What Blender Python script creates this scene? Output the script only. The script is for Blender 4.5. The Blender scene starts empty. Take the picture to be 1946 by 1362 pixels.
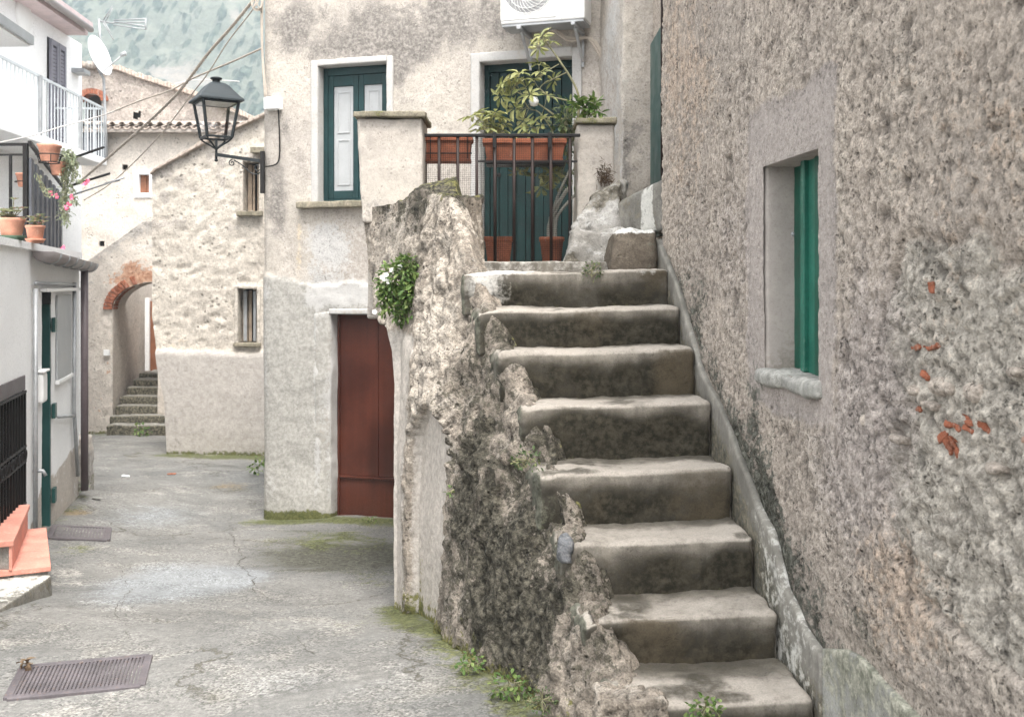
import bpy, bmesh, math, random
import numpy as np
from mathutils import Vector, Matrix
random.seed(7); RNG = np.random.default_rng(7)
S = bpy.context.scene
COL = S.collection
R = math.radians
F, CX, HY, CZ = 1950.0, 973.0, 540.0, 1.55     # photo pixels: focal length, centre column, horizon row; eye height in metres

def at(px, py, Y):
    """point at a chosen real depth Y seen at a photo pixel"""
    return Vector(((px-CX)/F*Y, Y, CZ+(HY-py)/F*Y))
def V(*a): return Vector(a)

# ------------------------------------------------------------------ numpy noise
def _h(ix, iy, iz, seed):
    h = (ix*np.int64(374761393) + iy*np.int64(668265263) + iz*np.int64(1440662683) + np.int64(seed)*np.int64(974711)) & np.int64(0xffffffff)
    h = ((h ^ (h >> 13))*np.int64(1274126177)) & np.int64(0xffffffff)
    h = ((h ^ (h >> 15))*np.int64(2246822519)) & np.int64(0xffffffff)
    return (h ^ (h >> 16)).astype(np.float64)/4294967295.0
def vnoise(P, seed=0):
    I = np.floor(P).astype(np.int64); f = P-I
    u = f*f*f*(f*(f*6-15)+10)
    r = 0
    for dx in (0, 1):
        wx = u[:, 0] if dx else 1-u[:, 0]
        for dy in (0, 1):
            wy = u[:, 1] if dy else 1-u[:, 1]
            for dz in (0, 1):
                wz = u[:, 2] if dz else 1-u[:, 2]
                r = r+wx*wy*wz*_h(I[:, 0]+dx, I[:, 1]+dy, I[:, 2]+dz, seed)
    return r
def fbm(P, freq, octv=4, seed=0, gain=.5):
    P = np.asarray(P, float).reshape(-1, 3)
    a = 1.; s = 0.; t = 0.
    for o in range(octv):
        s = s+a*(vnoise(P*freq*2.03**o+17.3*o, seed+o)-.5); t += a; a *= gain
    return s/t*2
def worley(P, freq, seed=0):
    P = np.asarray(P, float).reshape(-1, 3)*freq
    I = np.floor(P).astype(np.int64)
    f1 = np.full(len(P), 9.); f2 = f1.copy(); idv = np.zeros(len(P))
    for dx in (-1, 0, 1):
        for dy in (-1, 0, 1):
            for dz in (-1, 0, 1):
                a, b, c = I[:, 0]+dx, I[:, 1]+dy, I[:, 2]+dz
                h1, h2, h3 = _h(a, b, c, seed), _h(a, b, c, seed+1), _h(a, b, c, seed+2)
                d = np.sqrt((a+h1-P[:, 0])**2+(b+h2-P[:, 1])**2+(c+h3-P[:, 2])**2)
                n = d < f1
                f2 = np.where(n, f1, np.minimum(f2, d)); idv = np.where(n, h3, idv); f1 = np.where(n, d, f1)
    return f1, f2, idv
def sst(x, a, b):
    t = np.clip((x-a)/(b-a), 0, 1); return t*t*(3-2*t)

# ------------------------------------------------------------------ objects
def wloc(o):
    L = Vector((0, 0, 0))
    while o is not None: L = L+o.location; o = o.parent
    return L
def tag(o, label=None, cat=None, group=None, kind=None):
    if label: o['label'] = label
    if cat: o['category'] = cat
    if group: o['group'] = group
    if kind: o['kind'] = kind
    return o
def thing(name, label, cat, loc, group=None):
    o = bpy.data.objects.new(name, None); COL.objects.link(o); o.location = loc
    o.empty_display_size = .1
    return tag(o, label, cat, group)
def link(name, me, mat, parent=None, smooth=False, loc=None):
    o = bpy.data.objects.new(name, me); COL.objects.link(o)
    if mat: me.materials.append(mat)
    if parent is not None:
        o.parent = parent; me.transform(Matrix.Translation(-wloc(parent)))
    elif loc is not None:
        me.transform(Matrix.Translation(-Vector(loc))); o.location = loc
    if smooth:
        me.polygons.foreach_set('use_smooth', [True]*len(me.polygons))
    me.update()
    return o
def npmesh(name, Vt, Q, attrs=None):
    me = bpy.data.meshes.new(name)
    Vt = np.asarray(Vt, np.float32); Q = np.asarray(Q, np.int32)
    me.vertices.add(len(Vt)); me.vertices.foreach_set('co', Vt.ravel())
    k = Q.shape[1]
    me.loops.add(Q.size); me.loops.foreach_set('vertex_index', Q.ravel())
    me.polygons.add(len(Q))
    me.polygons.foreach_set('loop_start', np.arange(0, Q.size, k, dtype=np.int32))
    me.polygons.foreach_set('loop_total', np.full(len(Q), k, dtype=np.int32))
    me.update(calc_edges=True)
    for n, v in (attrs or {}).items():
        a = me.attributes.new(n, 'FLOAT', 'POINT'); a.data.foreach_set('value', np.asarray(v, np.float32).ravel())
    return me
def gridmesh(name, P, mat, parent=None, attrs=None, keep=None, smooth=True, flip=False, loc=None):
    nu, nv = P.shape[:2]
    idx = np.arange(nu*nv).reshape(nu, nv)
    Q = np.stack([idx[:-1, :-1], idx[1:, :-1], idx[1:, 1:], idx[:-1, 1:]], -1)
    if flip: Q = Q[..., ::-1]
    Q = Q[keep] if keep is not None else Q.reshape(-1, 4)
    me = npmesh(name, P.reshape(-1, 3), Q, attrs)
    return link(name, me, mat, parent, smooth, loc)

class MB:
    """collects simple shapes into one mesh"""
    def __init__(s): s.v = []; s.f = []
    def add(s, vs, fs):
        k = len(s.v); s.v += [tuple(v) for v in vs]; s.f += [tuple(i+k for i in f) for f in fs]; return s
    def hexa(s, c):     # c: 8 points, index = x + 2y + 4z
        return s.add(c, [(0, 2, 3, 1), (4, 5, 7, 6), (0, 1, 5, 4), (2, 6, 7, 3), (0, 4, 6, 2), (1, 3, 7, 5)])
    def box(s, x0, x1, y0, y1, z0, z1):
        return s.hexa([V(x, y, z) for z in (z0, z1) for y in (y0, y1) for x in (x0, x1)])
    def obox(s, c, X, Y, Z):   # centre and three half vectors
        c, X, Y, Z = map(Vector, (c, X, Y, Z))
        return s.hexa([c+X*i+Y*j+Z*k for k in (-1, 1) for j in (-1, 1) for i in (-1, 1)])
    def beam(s, p, q, w, h=None, up=(0, 0, 1)):
        p, q = Vector(p), Vector(q); d = (q-p); L = d.length; d.normalize()
        up = Vector(up)
        if abs(d.dot(up)) > .98: up = Vector((1, 0, 0))
        a = d.cross(up).normalized(); b = a.cross(d).normalized()
        return s.obox((p+q)/2, a*(w/2), d*(L/2), b*((h or w)/2))
    def tube(s, pts, r, n=8, cap=True):
        pts = [Vector(p) for p in pts]; m = len(pts)
        rr = r if isinstance(r, (list, tuple)) else [r]*m
        vs = []; pa = None
        for i, p in enumerate(pts):
            d = (pts[min(i+1, m-1)]-pts[max(i-1, 0)])
            if d.length < 1e-9: d = Vector((0, 0, 1))
            d.normalize()
            if pa is None:
                u = Vector((0, 0, 1)) if abs(d.z) < .9 else Vector((1, 0, 0))
                a = d.cross(u).normalized()
            else:
                a = (pa-d*pa.dot(d)); a = a.normalized() if a.length > 1e-6 else d.orthogonal().normalized()
            pa = a; b = d.cross(a)
            for k in range(n):
                t = 2*math.pi*k/n; vs.append(p+(a*math.cos(t)+b*math.sin(t))*rr[i])
        fs = [(i*n+k, i*n+(k+1) % n, (i+1)*n+(k+1) % n, (i+1)*n+k) for i in range(m-1) for k in range(n)]
        if cap: fs += [tuple(range(n))[::-1], tuple(range((m-1)*n, m*n))]
        return s.add(vs, fs)
    def lathe(s, c, prof, n=20, ax=(0, 0, 1)):
        c = Vector(c); ax = Vector(ax).normalized(); a = ax.orthogonal().normalized(); b = ax.cross(a)
        vs = [c+ax*z+(a*math.cos(2*math.pi*k/n)+b*math.sin(2*math.pi*k/n))*r for r, z in prof for k in range(n)]
        fs = [(i*n+k, i*n+(k+1) % n, (i+1)*n+(k+1) % n, (i+1)*n+k) for i in range(len(prof)-1) for k in range(n)]
        return s.add(vs, fs)
    def prism(s, poly, ext):
        n = len(poly); ext = Vector(ext); poly = [Vector(p) for p in poly]
        vs = poly+[p+ext for p in poly]
        fs = [tuple(range(n))[::-1], tuple(range(n, 2*n))]+[(i, (i+1) % n, n+(i+1) % n, n+i) for i in range(n)]
        return s.add(vs, fs)
    def leaf(s, b, d, up, L, W, bend=.2, fold=.15):
        b = Vector(b); d = Vector(d).normalized(); up = Vector(up)
        sd = d.cross(up)
        if sd.length < 1e-4: sd = d.orthogonal()
        sd.normalize(); up = sd.cross(d).normalized()
        def p(t, w, h): return b+d*(L*t)+sd*(W*w)+up*(L*h)
        vs = [p(0, 0, 0), p(.38, 0, -.02), p(.74, 0, -.02-bend*.45), p(1, 0, -bend),
              p(.38, -.42, fold*.5), p(.74, -.44, fold*.4-bend*.45), p(.38, .42, fold*.5), p(.74, .44, fold*.4-bend*.45)]
        return s.add(vs, [(0, 1, 4), (1, 2, 5, 4), (2, 3, 5), (0, 6, 1), (1, 6, 7, 2), (2, 7, 3)])
    def build(s, name, mat, parent=None, smooth=False, bevel=0, loc=None):
        me = bpy.data.meshes.new(name); me.from_pydata(s.v, [], s.f)
        bm = bmesh.new(); bm.from_mesh(me); bmesh.ops.recalc_face_normals(bm, faces=bm.faces); bm.to_mesh(me); bm.free()
        o = link(name, me, mat, parent, smooth, loc)
        if bevel:
            m = o.modifiers.new('bevel', 'BEVEL'); m.width = bevel; m.segments = 2; m.limit_method = 'ANGLE'; m.angle_limit = R(40)
        return o

def rough_hexa(name, c, mat, parent=None, res=.03, r=.02, amps=((.006, 6, 3), (.003, 25, 3)), attrs=None, seed=0, loc=None, post=None):
    """a weathered block: 8 corners, rounded edges, noise-worn faces"""
    c = np.array([list(p) for p in c], float)
    dims = np.array([np.linalg.norm(c[1]-c[0])+np.linalg.norm(c[7]-c[6]), np.linalg.norm(c[2]-c[0])+np.linalg.norm(c[7]-c[5]), np.linalg.norm(c[4]-c[0])+np.linalg.norm(c[7]-c[3])])/2
    r = min(r, dims.min()*.45)
    def axis(d):
        inner = np.linspace(r, d-r, max(2, int((d-2*r)/res)+1)) if d > 2.2*r else np.array([d/2])
        e = np.linspace(0, r, 4)[:-1]
        return np.concatenate([e, inner, d-e[::-1]])
    ax = [axis(d) for d in dims]; n = [len(a) for a in ax]
    I, J, K = np.meshgrid(*[np.arange(k) for k in n], indexing='ij')
    surf = (I == 0) | (I == n[0]-1) | (J == 0) | (J == n[1]-1) | (K == 0) | (K == n[2]-1)
    idx = np.full(n, -1); idx[surf] = np.arange(surf.sum())
    a = np.stack([ax[0][I[surf]], ax[1][J[surf]], ax[2][K[surf]]], -1)
    inn = np.clip(a, r, dims-r); de = a-inner_safe(inn); L = np.linalg.norm(de, axis=1, keepdims=True)
    nl = de/np.maximum(L, 1e-9); p = (inn+nl*r)/dims
    x, y, z = p[:, :1], p[:, 1:2], p[:, 2:]
    P = 0
    for k in range(8):
        P = P+c[k]*(x if k & 1 else 1-x)*(y if k & 2 else 1-y)*(z if k & 4 else 1-z)
    ex = (c[1]-c[0]+c[7]-c[6]); ey = (c[2]-c[0]+c[7]-c[5]); ez = (c[4]-c[0]+c[7]-c[3])
    B = np.stack([e/np.linalg.norm(e) for e in (ex, ey, ez)])
    N = nl@B; N /= np.maximum(np.linalg.norm(N, axis=1, keepdims=True), 1e-9)
    for k, (am, fr, oc) in enumerate(amps):
        P = P+N*(fbm(P, fr, oc, seed+31*k)*am)[:, None]
    if post is not None: P = post(P, N)
    Q = []
    def q(A): Q.append(np.stack([A[:-1, :-1], A[1:, :-1], A[1:, 1:], A[:-1, 1:]], -1).reshape(-1, 4))
    q(idx[:, :, 0].T); q(idx[:, :, -1]); q(idx[:, 0, :]); q(idx[:, -1, :].T); q(idx[0].T); q(idx[-1])
    me = npmesh(name, P, np.concatenate(Q), attrs(P, N) if attrs else None)
    return link(name, me, mat, parent, True, loc)
def inner_safe(a): return a

class Plane:
    """a vertical wall plane: origin, unit direction e, outward normal n"""
    def __init__(s, x, y, ex, ey, side):
        s.p = np.array([x, y], float); e = np.array([ex, ey], float); s.e = e/np.linalg.norm(e)
        s.n = np.array([-s.e[1], s.e[0]])*side
    def pt(s, u, z, d=0): 
        q = s.p+s.e*u+s.n*d; return Vector((q[0], q[1], z))
    def u(s, px, d=0):
        k = (px-CX)/F; b = s.p+s.n*d
        return (k*b[1]-b[0])/(s.e[0]-k*s.e[1])
    def z(s, px, py, d=0):
        q = s.p+s.e*s.u(px, d)+s.n*d; return CZ+(HY-py)/F*q[1]
    def uz(s, px, py, d=0): return s.u(px, d), s.z(px, py, d)
    def corners(s, u0, u1, z0, z1, d0, d1):
        return [s.pt(u, z, d) for z in (z0, z1) for d in (d0, d1) for u in (u0, u1)]
    def box(s, mb, u0, u1, z0, z1, d0, d1): return mb.hexa(s.corners(u0, u1, z0, z1, d0, d1))
    def wall(s, name, us, zs, mat, parent, disp=None, attrs=None, holes=(), top=None):
        U, Z = np.meshgrid(us, zs, indexing='ij')
        if top is not None:
            T = np.vectorize(top)(U); Z = zs[0]+(Z-zs[0])*(T-zs[0])/(zs[-1]-zs[0])
        P = np.zeros(U.shape+(3,))
        P[..., :2] = s.p+U[..., None]*s.e; P[..., 2] = Z
        flat = P.reshape(-1, 3)
        D = disp(U.ravel(), Z.ravel(), flat) if disp else np.zeros(U.size)
        A = attrs(U.ravel(), Z.ravel(), flat, D) if attrs else None
        P[..., :2] += D.reshape(U.shape)[..., None]*s.n
        uc = (us[:-1]+us[1:])/2; zc = (Z[:-1, :-1]+Z[1:, 1:])/2
        keep = np.ones((len(us)-1, len(zs)-1), bool)
        for (a, b, c, d) in holes:
            keep &= ~((uc[:, None] > a) & (uc[:, None] < b) & (zc > c) & (zc < d))
        flip = (s.e[0]*s.n[1]-s.e[1]*s.n[0]) > 0
        return gridmesh(name, P, mat, parent, A, keep, True, flip)

def lines(a, b, step, *edges):
    g = list(np.arange(a, b+step*.5, step)); g[-1] = b
    for e in edges:
        g = [x for x in g if abs(x-e) > step*.35]+[e]
    return np.array(sorted(g))
def hole_damp(U, Z, holes, w=.03):
    m = np.ones(len(U))
    for (a, b, c, d) in holes:
        dx = np.maximum(np.maximum(a-U, U-b), 0); dz = np.maximum(np.maximum(c-Z, Z-d), 0)
        m *= np.clip(np.hypot(dx, dz)/w, 0, 1)
    return m
def blob(U, Z, c, ru, rz): return np.exp(-((U-c[0])/ru)**2-((Z-c[1])/rz)**2)

# ------------------------------------------------------------------ materials
class MT:
    def __init__(s, name, rough=.85, spec=.3):
        s.m = bpy.data.materials.new(name); s.m.use_nodes = True
        s.t = s.m.node_tree; s.t.nodes.clear()
        s.out = s.n('ShaderNodeOutputMaterial'); s.b = s.n('ShaderNodeBsdfPrincipled')
        s.set(s.b, Roughness=rough); s.b.inputs['Specular IOR Level'].default_value = spec
        s.L(s.b.outputs[0], s.out.inputs[0]); s.pos = s.n('ShaderNodeNewGeometry').outputs['Position']
    def n(s, t): return s.t.nodes.new(t)
    def L(s, a, b): s.t.links.new(a, b)
    def set(s, nd, **k):
        for a, v in k.items():
            i = nd.inputs[a.replace('_', ' ')]
            if hasattr(v, 'is_output'): s.L(v, i)
            else: i.default_value = v
        return nd
    def noise(s, scale, detail=5, rough=.6, dist=0, vec=None):
        return s.set(s.n('ShaderNodeTexNoise'), Vector=vec or s.pos, Scale=scale, Detail=detail, Roughness=rough, Distortion=dist).outputs[0]
    def voro(s, scale, feat='F1', vec=None, out=0):
        v = s.n('ShaderNodeTexVoronoi'); v.feature = feat
        return s.set(v, Vector=vec or s.pos, Scale=scale).outputs[out]
    def stretch(s, x, y, z):
        m = s.n('ShaderNodeMapping'); m.inputs['Scale'].default_value = (x, y, z); s.L(s.pos, m.inputs[0]); return m.outputs[0]
    def attr(s, name):
        a = s.n('ShaderNodeAttribute'); a.attribute_name = name; return a.outputs['Fac']
    def ma(s, op, a, b=0., clamp=False):
        m = s.n('ShaderNodeMath'); m.operation = op; m.use_clamp = clamp
        for i, v in enumerate((a, b)):
            if hasattr(v, 'is_output'): s.L(v, m.inputs[i])
            else: m.inputs[i].default_value = v
        return m.outputs[0]
    def ramp(s, x, a, b, lo=0., hi=1.):
        m = s.n('ShaderNodeMapRange'); m.interpolation_type = 'SMOOTHSTEP'
        s.L(x, m.inputs[0])
        for i, v in zip((1, 2, 3, 4), (a, b, lo, hi)): m.inputs[i].default_value = v
        return m.outputs[0]
    def mix(s, f, a, b, mode='MIX'):
        m = s.n('ShaderNodeMix'); m.data_type = 'RGBA'; m.blend_type = mode
        for i, v in ((0, f), (6, a), (7, b)):
            if hasattr(v, 'is_output'): s.L(v, m.inputs[i])
            elif i: m.inputs[i].default_value = (*v, 1) if not isinstance(v, float) else (v, v, v, 1)
            else: m.inputs[0].default_value = v
        return m.outputs[2]
    def gray(s, x):
        c = s.n('ShaderNodeCombineColor')
        for i in range(3): s.L(x, c.inputs[i])
        return c.outputs[0]
    def mul(s, col, fac): return s.mix(1., col, s.gray(fac), 'MULTIPLY')
    def color(s, c):
        if hasattr(c, 'is_output'): s.L(c, s.b.inputs['Base Color'])
        else: s.b.inputs['Base Color'].default_value = (*c, 1)
    def bump(s, h, strength=.5, dist=.01):
        b = s.n('ShaderNodeBump'); s.set(b, Height=h, Strength=strength, Distance=dist); s.L(b.outputs[0], s.b.inputs['Normal'])

def plaster(name, c1, c2, c3, s=1., layers=(), speck=.3, pits=.5, pit_scale=60, bump=.6, dist=.012, streak=0., rough=.92, fine=1., grit=.25, soft=.16):
    """weathered render: broad tone changes, patches, grain and small pits, plus stain layers held in mesh attributes"""
    m = MT(name, rough, .2)
    n1 = m.noise(.9*s, 6, .6); n2 = m.noise(4.2*s, 8, .68, .4); n3 = m.noise(32*fine, 6, .65); n4 = m.noise(150*fine, 3, .6); n5 = m.noise(66*fine, 6, .72)
    col = m.mix(m.ramp(n1, .38, .62), c1, c2)
    col = m.mix(m.ramp(n2, .48, .68), col, c3)
    if streak:
        ns = m.noise(1., 7, .65, .3, m.stretch(9, 9, .9))
        col = m.mul(col, m.ramp(ns, .35, .7, 1-streak, 1.05))
    for (an, ca, cb, k) in layers:
        a = m.attr(an)
        f = m.ma('ADD', a, m.ma('ADD', m.ma('MULTIPLY', m.ma('SUBTRACT', n2, .5), 1.1*k), m.ma('MULTIPLY', m.ma('SUBTRACT', n3, .5), 1.3*k)))
        f = m.ramp(f, .5-soft, .5+soft)
        f = m.ma('MULTIPLY', f, m.ramp(a, .02, .2))
        col = m.mix(f, col, m.mix(m.ramp(n3, .35, .65), ca, cb))
    sm = m.ma('SUBTRACT', 1., m.attr('smooth'), True)
    spk = m.ma('SUBTRACT', m.ma('MULTIPLY', m.ramp(n3, .25, .75, 1-speck, 1+speck*.7), m.ramp(n4, .25, .75, 1-speck*.7, 1+speck*.6)), 1.)
    col = m.mul(col, m.ma('ADD', 1., m.ma('MULTIPLY', spk, m.ma('MAXIMUM', sm, .35))))
    pv = m.voro(pit_scale, 'F1', m.mix(.04, m.pos, m.noise(pit_scale*.6, 2)))
    pit = m.ma('MULTIPLY', m.ramp(pv, .12, .42, 1., 0.), m.ramp(m.noise(11*fine, 4, .6), .5, .64))
    pit = m.ma('MULTIPLY', pit, sm)
    col = m.mul(col, m.ma('SUBTRACT', 1., m.ma('MULTIPLY', pit, pits)))
    cav = m.ma('MULTIPLY', m.ma('MULTIPLY', m.ramp(n5, .33, .50, 1., 0.), m.ramp(n2, .36, .60, .35, 1.)), m.ma('MAXIMUM', sm, .25))  # lows of the grain, darkened in the colour as relief shade
    col = m.mul(col, m.ma('SUBTRACT', 1., m.ma('MULTIPLY', cav, grit*1.6)))
    ca_ = m.attr('cav'); col = m.mul(col, m.ma('SUBTRACT', 1., m.ma('MULTIPLY', ca_, m.ramp(n3, .3, .7, .35, .75))))  # shade of the relief painted into the colour: cavities darkened
    m.color(col)
    h = m.ma('ADD', m.ma('ADD', m.ma('MULTIPLY', n2, .7), m.ma('MULTIPLY', n5, grit*1.6)), m.ma('ADD', m.ma('MULTIPLY', n3, .6), m.ma('MULTIPLY', n4, .2)))
    h = m.ma('SUBTRACT', h, m.ma('MULTIPLY', pit, .6))
    h = m.ma('MULTIPLY', h, m.ma('MAXIMUM', sm, .3))
    m.bump(h, bump, dist)
    return m.m

def paint(name, c, rough=.45, wear=None, wear_amt=.5, var=.15, spec=.4, metal=0., scale=1., bump=.15):
    m = MT(name, rough, spec)
    n = m.noise(6*scale, 6, .6); nf = m.noise(60*scale, 5, .65); ns = m.noise(1.4, 6, .65, .2, m.stretch(26, 26, 1.6))
    col = m.mul(m.mix(0., c, c), m.ma('MULTIPLY', m.ramp(n, .3, .7, 1-var, 1+var), m.ramp(nf, .3, .7, 1-var*.5, 1+var*.5)))
    if wear:
        w = m.ma('ADD', m.ma('MULTIPLY', ns, .6), m.ma('MULTIPLY', nf, .4))
        col = m.mix(m.ramp(w, .62-.12*wear_amt, .72-.12*wear_amt, 0., .8), col, wear)
    m.color(col); m.b.inputs['Metallic'].default_value = metal
    m.L(m.ramp(n, .3, .7, rough*.8, min(1, rough*1.25)), m.b.inputs['Roughness'])
    m.bump(m.ma('ADD', nf, ns), bump, .003)
    return m.m

def leafmat(name, c1, c2, c3):
    m = MT(name, .5, .35)
    g = m.n('ShaderNodeNewGeometry').outputs['Random Per Island']
    col = m.mix(m.ramp(g, .1, .6), c1, c2); col = m.mix(m.ramp(g, .72, .95), col, c3)
    col = m.mul(col, m.ramp(m.noise(40, 3), .3, .7, .8, 1.2)); m.color(col)
    tr = m.n('ShaderNodeBsdfTranslucent'); m.L(col, tr.inputs[0])
    mx = m.n('ShaderNodeMixShader'); mx.inputs[0].default_value = .3
    m.L(m.b.outputs[0], mx.inputs[1]); m.L(tr.outputs[0], mx.inputs[2]); m.L(mx.outputs[0], m.out.inputs[0])
    return m.m

MOSS_A, MOSS_B = (.075, .085, .03), (.13, .13, .055)
BLACK_A, BLACK_B = (.055, .055, .042), (.12, .12, .095)
M = {}
M['right'] = plaster('right_plaster', (.53, .46, .395), (.455, .40, .35), (.60, .53, .455), 1., [
    ('sur', (.42, .375, .345), (.38, .34, .315), .55),
    ('cement', (.475, .435, .38), (.555, .51, .445), .8), ('lav', (.44, .385, .355), (.50, .445, .405), .6),
    ('stain', BLACK_A, (.17, .17, .145), 1.3), ('warm', (.60, .49, .40), (.50, .40, .32), .9)], .36, .62, 55, 1., .016, grit=.48)
M['right_smooth'] = plaster('smooth_surround_plaster', (.41, .37, .34), (.375, .34, .315), (.44, .40, .365), 1., [('stain', (.2, .18, .15), (.3, .27, .24), 1.)], .14, .2, 80, .4, .006)
M['facade'] = plaster('house_plaster', (.47, .43, .38), (.40, .365, .33), (.53, .485, .435), 1., [
    ('grime', (.19, .175, .16), (.31, .285, .26), 1.5), ('cement', (.32, .31, .285), (.40, .385, .355), .9),
    ('white', (.50, .49, .475), (.43, .42, .405), .9), ('rust', (.55, .43, .28), (.60, .50, .36), .8), ('moss', MOSS_A, MOSS_B, 1.)], .2, .4, 45, .6, .012, grit=.25, soft=.17)
M['stair_side'] = plaster('stair_rubble', (.46, .40, .335), (.33, .285, .235), (.58, .525, .455), 2., [
    ('pale', (.60, .54, .47), (.50, .44, .37), .9), ('cement', (.42, .385, .345), (.48, .44, .395), .5),
    ('black', (.040, .037, .028), (.13, .118, .092), 1.7), ('moss', MOSS_A, (.17, .16, .06), 1.4)], .45, .7, 40, 1., .02, .35, grit=.45)
M['step'] = plaster('step_cement', (.215, .195, .165), (.165, .148, .125), (.26, .238, .205), 1.6, [
    ('worn', (.40, .365, .32), (.31, .28, .245), .4),
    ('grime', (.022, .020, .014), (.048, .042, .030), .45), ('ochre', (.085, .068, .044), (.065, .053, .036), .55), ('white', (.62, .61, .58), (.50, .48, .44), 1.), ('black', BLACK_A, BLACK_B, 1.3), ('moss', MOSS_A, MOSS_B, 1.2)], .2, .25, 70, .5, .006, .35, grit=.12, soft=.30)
M['skirt'] = plaster('skirt_cement', (.29, .275, .245), (.22, .208, .182), (.36, .345, .31), 2., [('stain', BLACK_A, (.19, .17, .13), .9), ('white', (.62, .61, .57), (.52, .51, .47), .9)], .2, .25, 70, .45, .006, .35)
M['dado'] = plaster('dado_plaster', (.42, .415, .385), (.34, .335, .305), (.50, .49, .455), 2.5, [('stain', (.17, .175, .135), (.36, .35, .29), 1.1)], .2, .3, 60, .5, .008, .35)
M['cap'] = plaster('weathered_cap_stone', (.26, .235, .18), (.19, .17, .125), (.34, .30, .23), 3., [('moss', MOSS_A, MOSS_B, 1.)], .3, .4, 60, .6, .008)
M['block'] = plaster('brown_stone', (.135, .112, .088), (.095, .078, .060), (.18, .152, .12), 2.5, [('white', (.72, .71, .68), (.58, .57, .54), 1.), ('black', BLACK_A, BLACK_B, 1.)], .25, .35, 60, .7, .01)
M['whitewash'] = plaster('whitewashed_rubble', (.40, .385, .36), (.27, .255, .23), (.54, .53, .51), 2.5, [('black', (.10, .09, .07), (.22, .2, .165), 1.2), ('stain', (.3, .3, .27), (.40, .38, .34), 1.)], .2, .4, 50, .7, .012)
M['white'] = plaster('white_wall', (.84, .84, .84), (.81, .81, .81), (.86, .86, .855), .8, [('grime', (.42, .38, .34), (.52, .47, .42), 1.), ('grey', (.60, .60, .59), (.68, .68, .67), .5)], .05, .08, 50, .25, .006)
M['mid'] = plaster('cream_rubble_wall', (.56, .51, .445), (.48, .435, .38), (.63, .575, .51), 1.4, [
    ('cement', (.39, .36, .33), (.43, .40, .37), .45), ('grime', (.34, .31, .28), (.45, .41, .37), 1.4), ('moss', MOSS_A, MOSS_B, 1.), ('tan', (.52, .42, .31), (.58, .48, .37), .9)], .26, .6, 14, .8, .02, 0, .92, .5)
M['far'] = plaster('far_plaster', (.58, .525, .465), (.51, .46, .41), (.64, .585, .52), .8, [('grime', (.33, .31, .285), (.43, .40, .37), 1.1), ('brick', (.36, .19, .12), (.48, .31, .22), 1.3), ('white', (.70, .70, .70), (.62, .62, .61), .9), ('moss', MOSS_A, MOSS_B, 1.)], .16, .4, 16, .7, .02, 0, .92, .5)
M['gable'] = plaster('gable_plaster', (.40, .35, .31), (.33, .29, .26), (.46, .41, .36), 1.5, [], .3, .5, 12, .9, .03, 0, .92, .5)
M['ground'] = None
M['teal'] = paint('teal_paint', (.0035, .023, .0225), .55, (.028, .055, .052), .4, .3, .25)
M['teal_window'] = paint('teal_window_paint', (.009, .034, .036), .5, (.05, .08, .08), .2, .2, .3)
M['green'] = paint('green_shutter_paint', (.0025, .075, .048), .38, (.05, .15, .11), .2, .2)
M['green_light'] = paint('pale_green_paint', (.018, .125, .088), .4, (.14, .22, .18), .5, .2)
M['greenD'] = paint('dark_green_metal', (.02, .07, .065), .4, None, 0, .1)
M['panelwhite'] = paint('painted_panel', (.36, .37, .375), .5, (.25, .25, .245), .3, .06)
M['rustdoor'] = None
M['iron'] = paint('dark_iron', (.013, .012, .012), .55, (.06, .03, .02), .35, .3, .25)
M['ironbrown'] = paint('brown_iron', (.024, .015, .013), .55, (.06, .03, .02), .45, .3, .25)
M['lantern'] = paint('lantern_paint', (.012, .016, .018), .45, None, 0, .15, .3)
M['lanternroof'] = paint('lantern_roof_paint', (.026, .033, .037), .5, None, 0, .15, .3)
M['terra'] = paint('terracotta', (.30, .105, .058), .8, (.38, .24, .18), .45, .22, .2, 0, 2.)
M['terra2'] = paint('pale_terracotta', (.53, .26, .18), .8, (.62, .44, .36), .45, .2, .2, 0, 2.)
M['pink'] = paint('pink_tile', (.58, .265, .205), .75, (.66, .43, .36), .5, .16, .25)
M['plastic'] = paint('white_plastic', (.76, .76, .75), .4, None, 0, .04)
M['acwhite'] = paint('ac_casing_paint', (.68, .68, .67), .4, (.55, .53, .5), .1, .06)
M['dark'] = paint('dark_void', (.012, .012, .013), .8)
M['acgrille'] = paint('grey_grille', (.34, .34, .345), .5)
M['zinc'] = paint('zinc_metal', (.34, .35, .36), .45, (.22, .17, .14), .3, .15, .5, .3)
M['browngutter'] = paint('grey_brown_sheet', (.27, .245, .24), .5, None, 0, .1)
M['downpipe'] = paint('brown_downpipe', (.115, .09, .095), .45, None, 0, .12)
M['rail_w'] = paint('pale_grey_railing', (.50, .53, .55), .5, None, 0, .1)
M['shutter'] = paint('grey_shutter', (.20, .195, .23), .55, None, 0, .1)
M['board'] = paint('dark_boards', (.075, .078, .09), .6, (.20, .20, .22), .4, .2)
M['oldwood'] = paint('old_wood', (.30, .235, .18), .8, (.45, .40, .36), .6, .25, .2)
M['brown_door'] = paint('brown_door_wood', (.235, .10, .055), .6, None, 0, .15)
M['brick'] = paint('brick', (.27, .098, .058), .9, (.36, .27, .22), .9, .35, .1, 0, 3., .5)
M['tile'] = paint('roof_tile', (.42, .35, .30), .9, (.27, .25, .23), .8, .25, .1, 0, 2., .4)
M['tilepink'] = paint('painted_roof_edge', (.55, .45, .45), .7, None, 0, .12)
M['cable'] = paint('grey_cable', (.40, .35, .30), .7, None, 0, .1)
M['cable_w'] = paint('pale_cable', (.50, .48, .46), .7, None, 0, .1)
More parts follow.
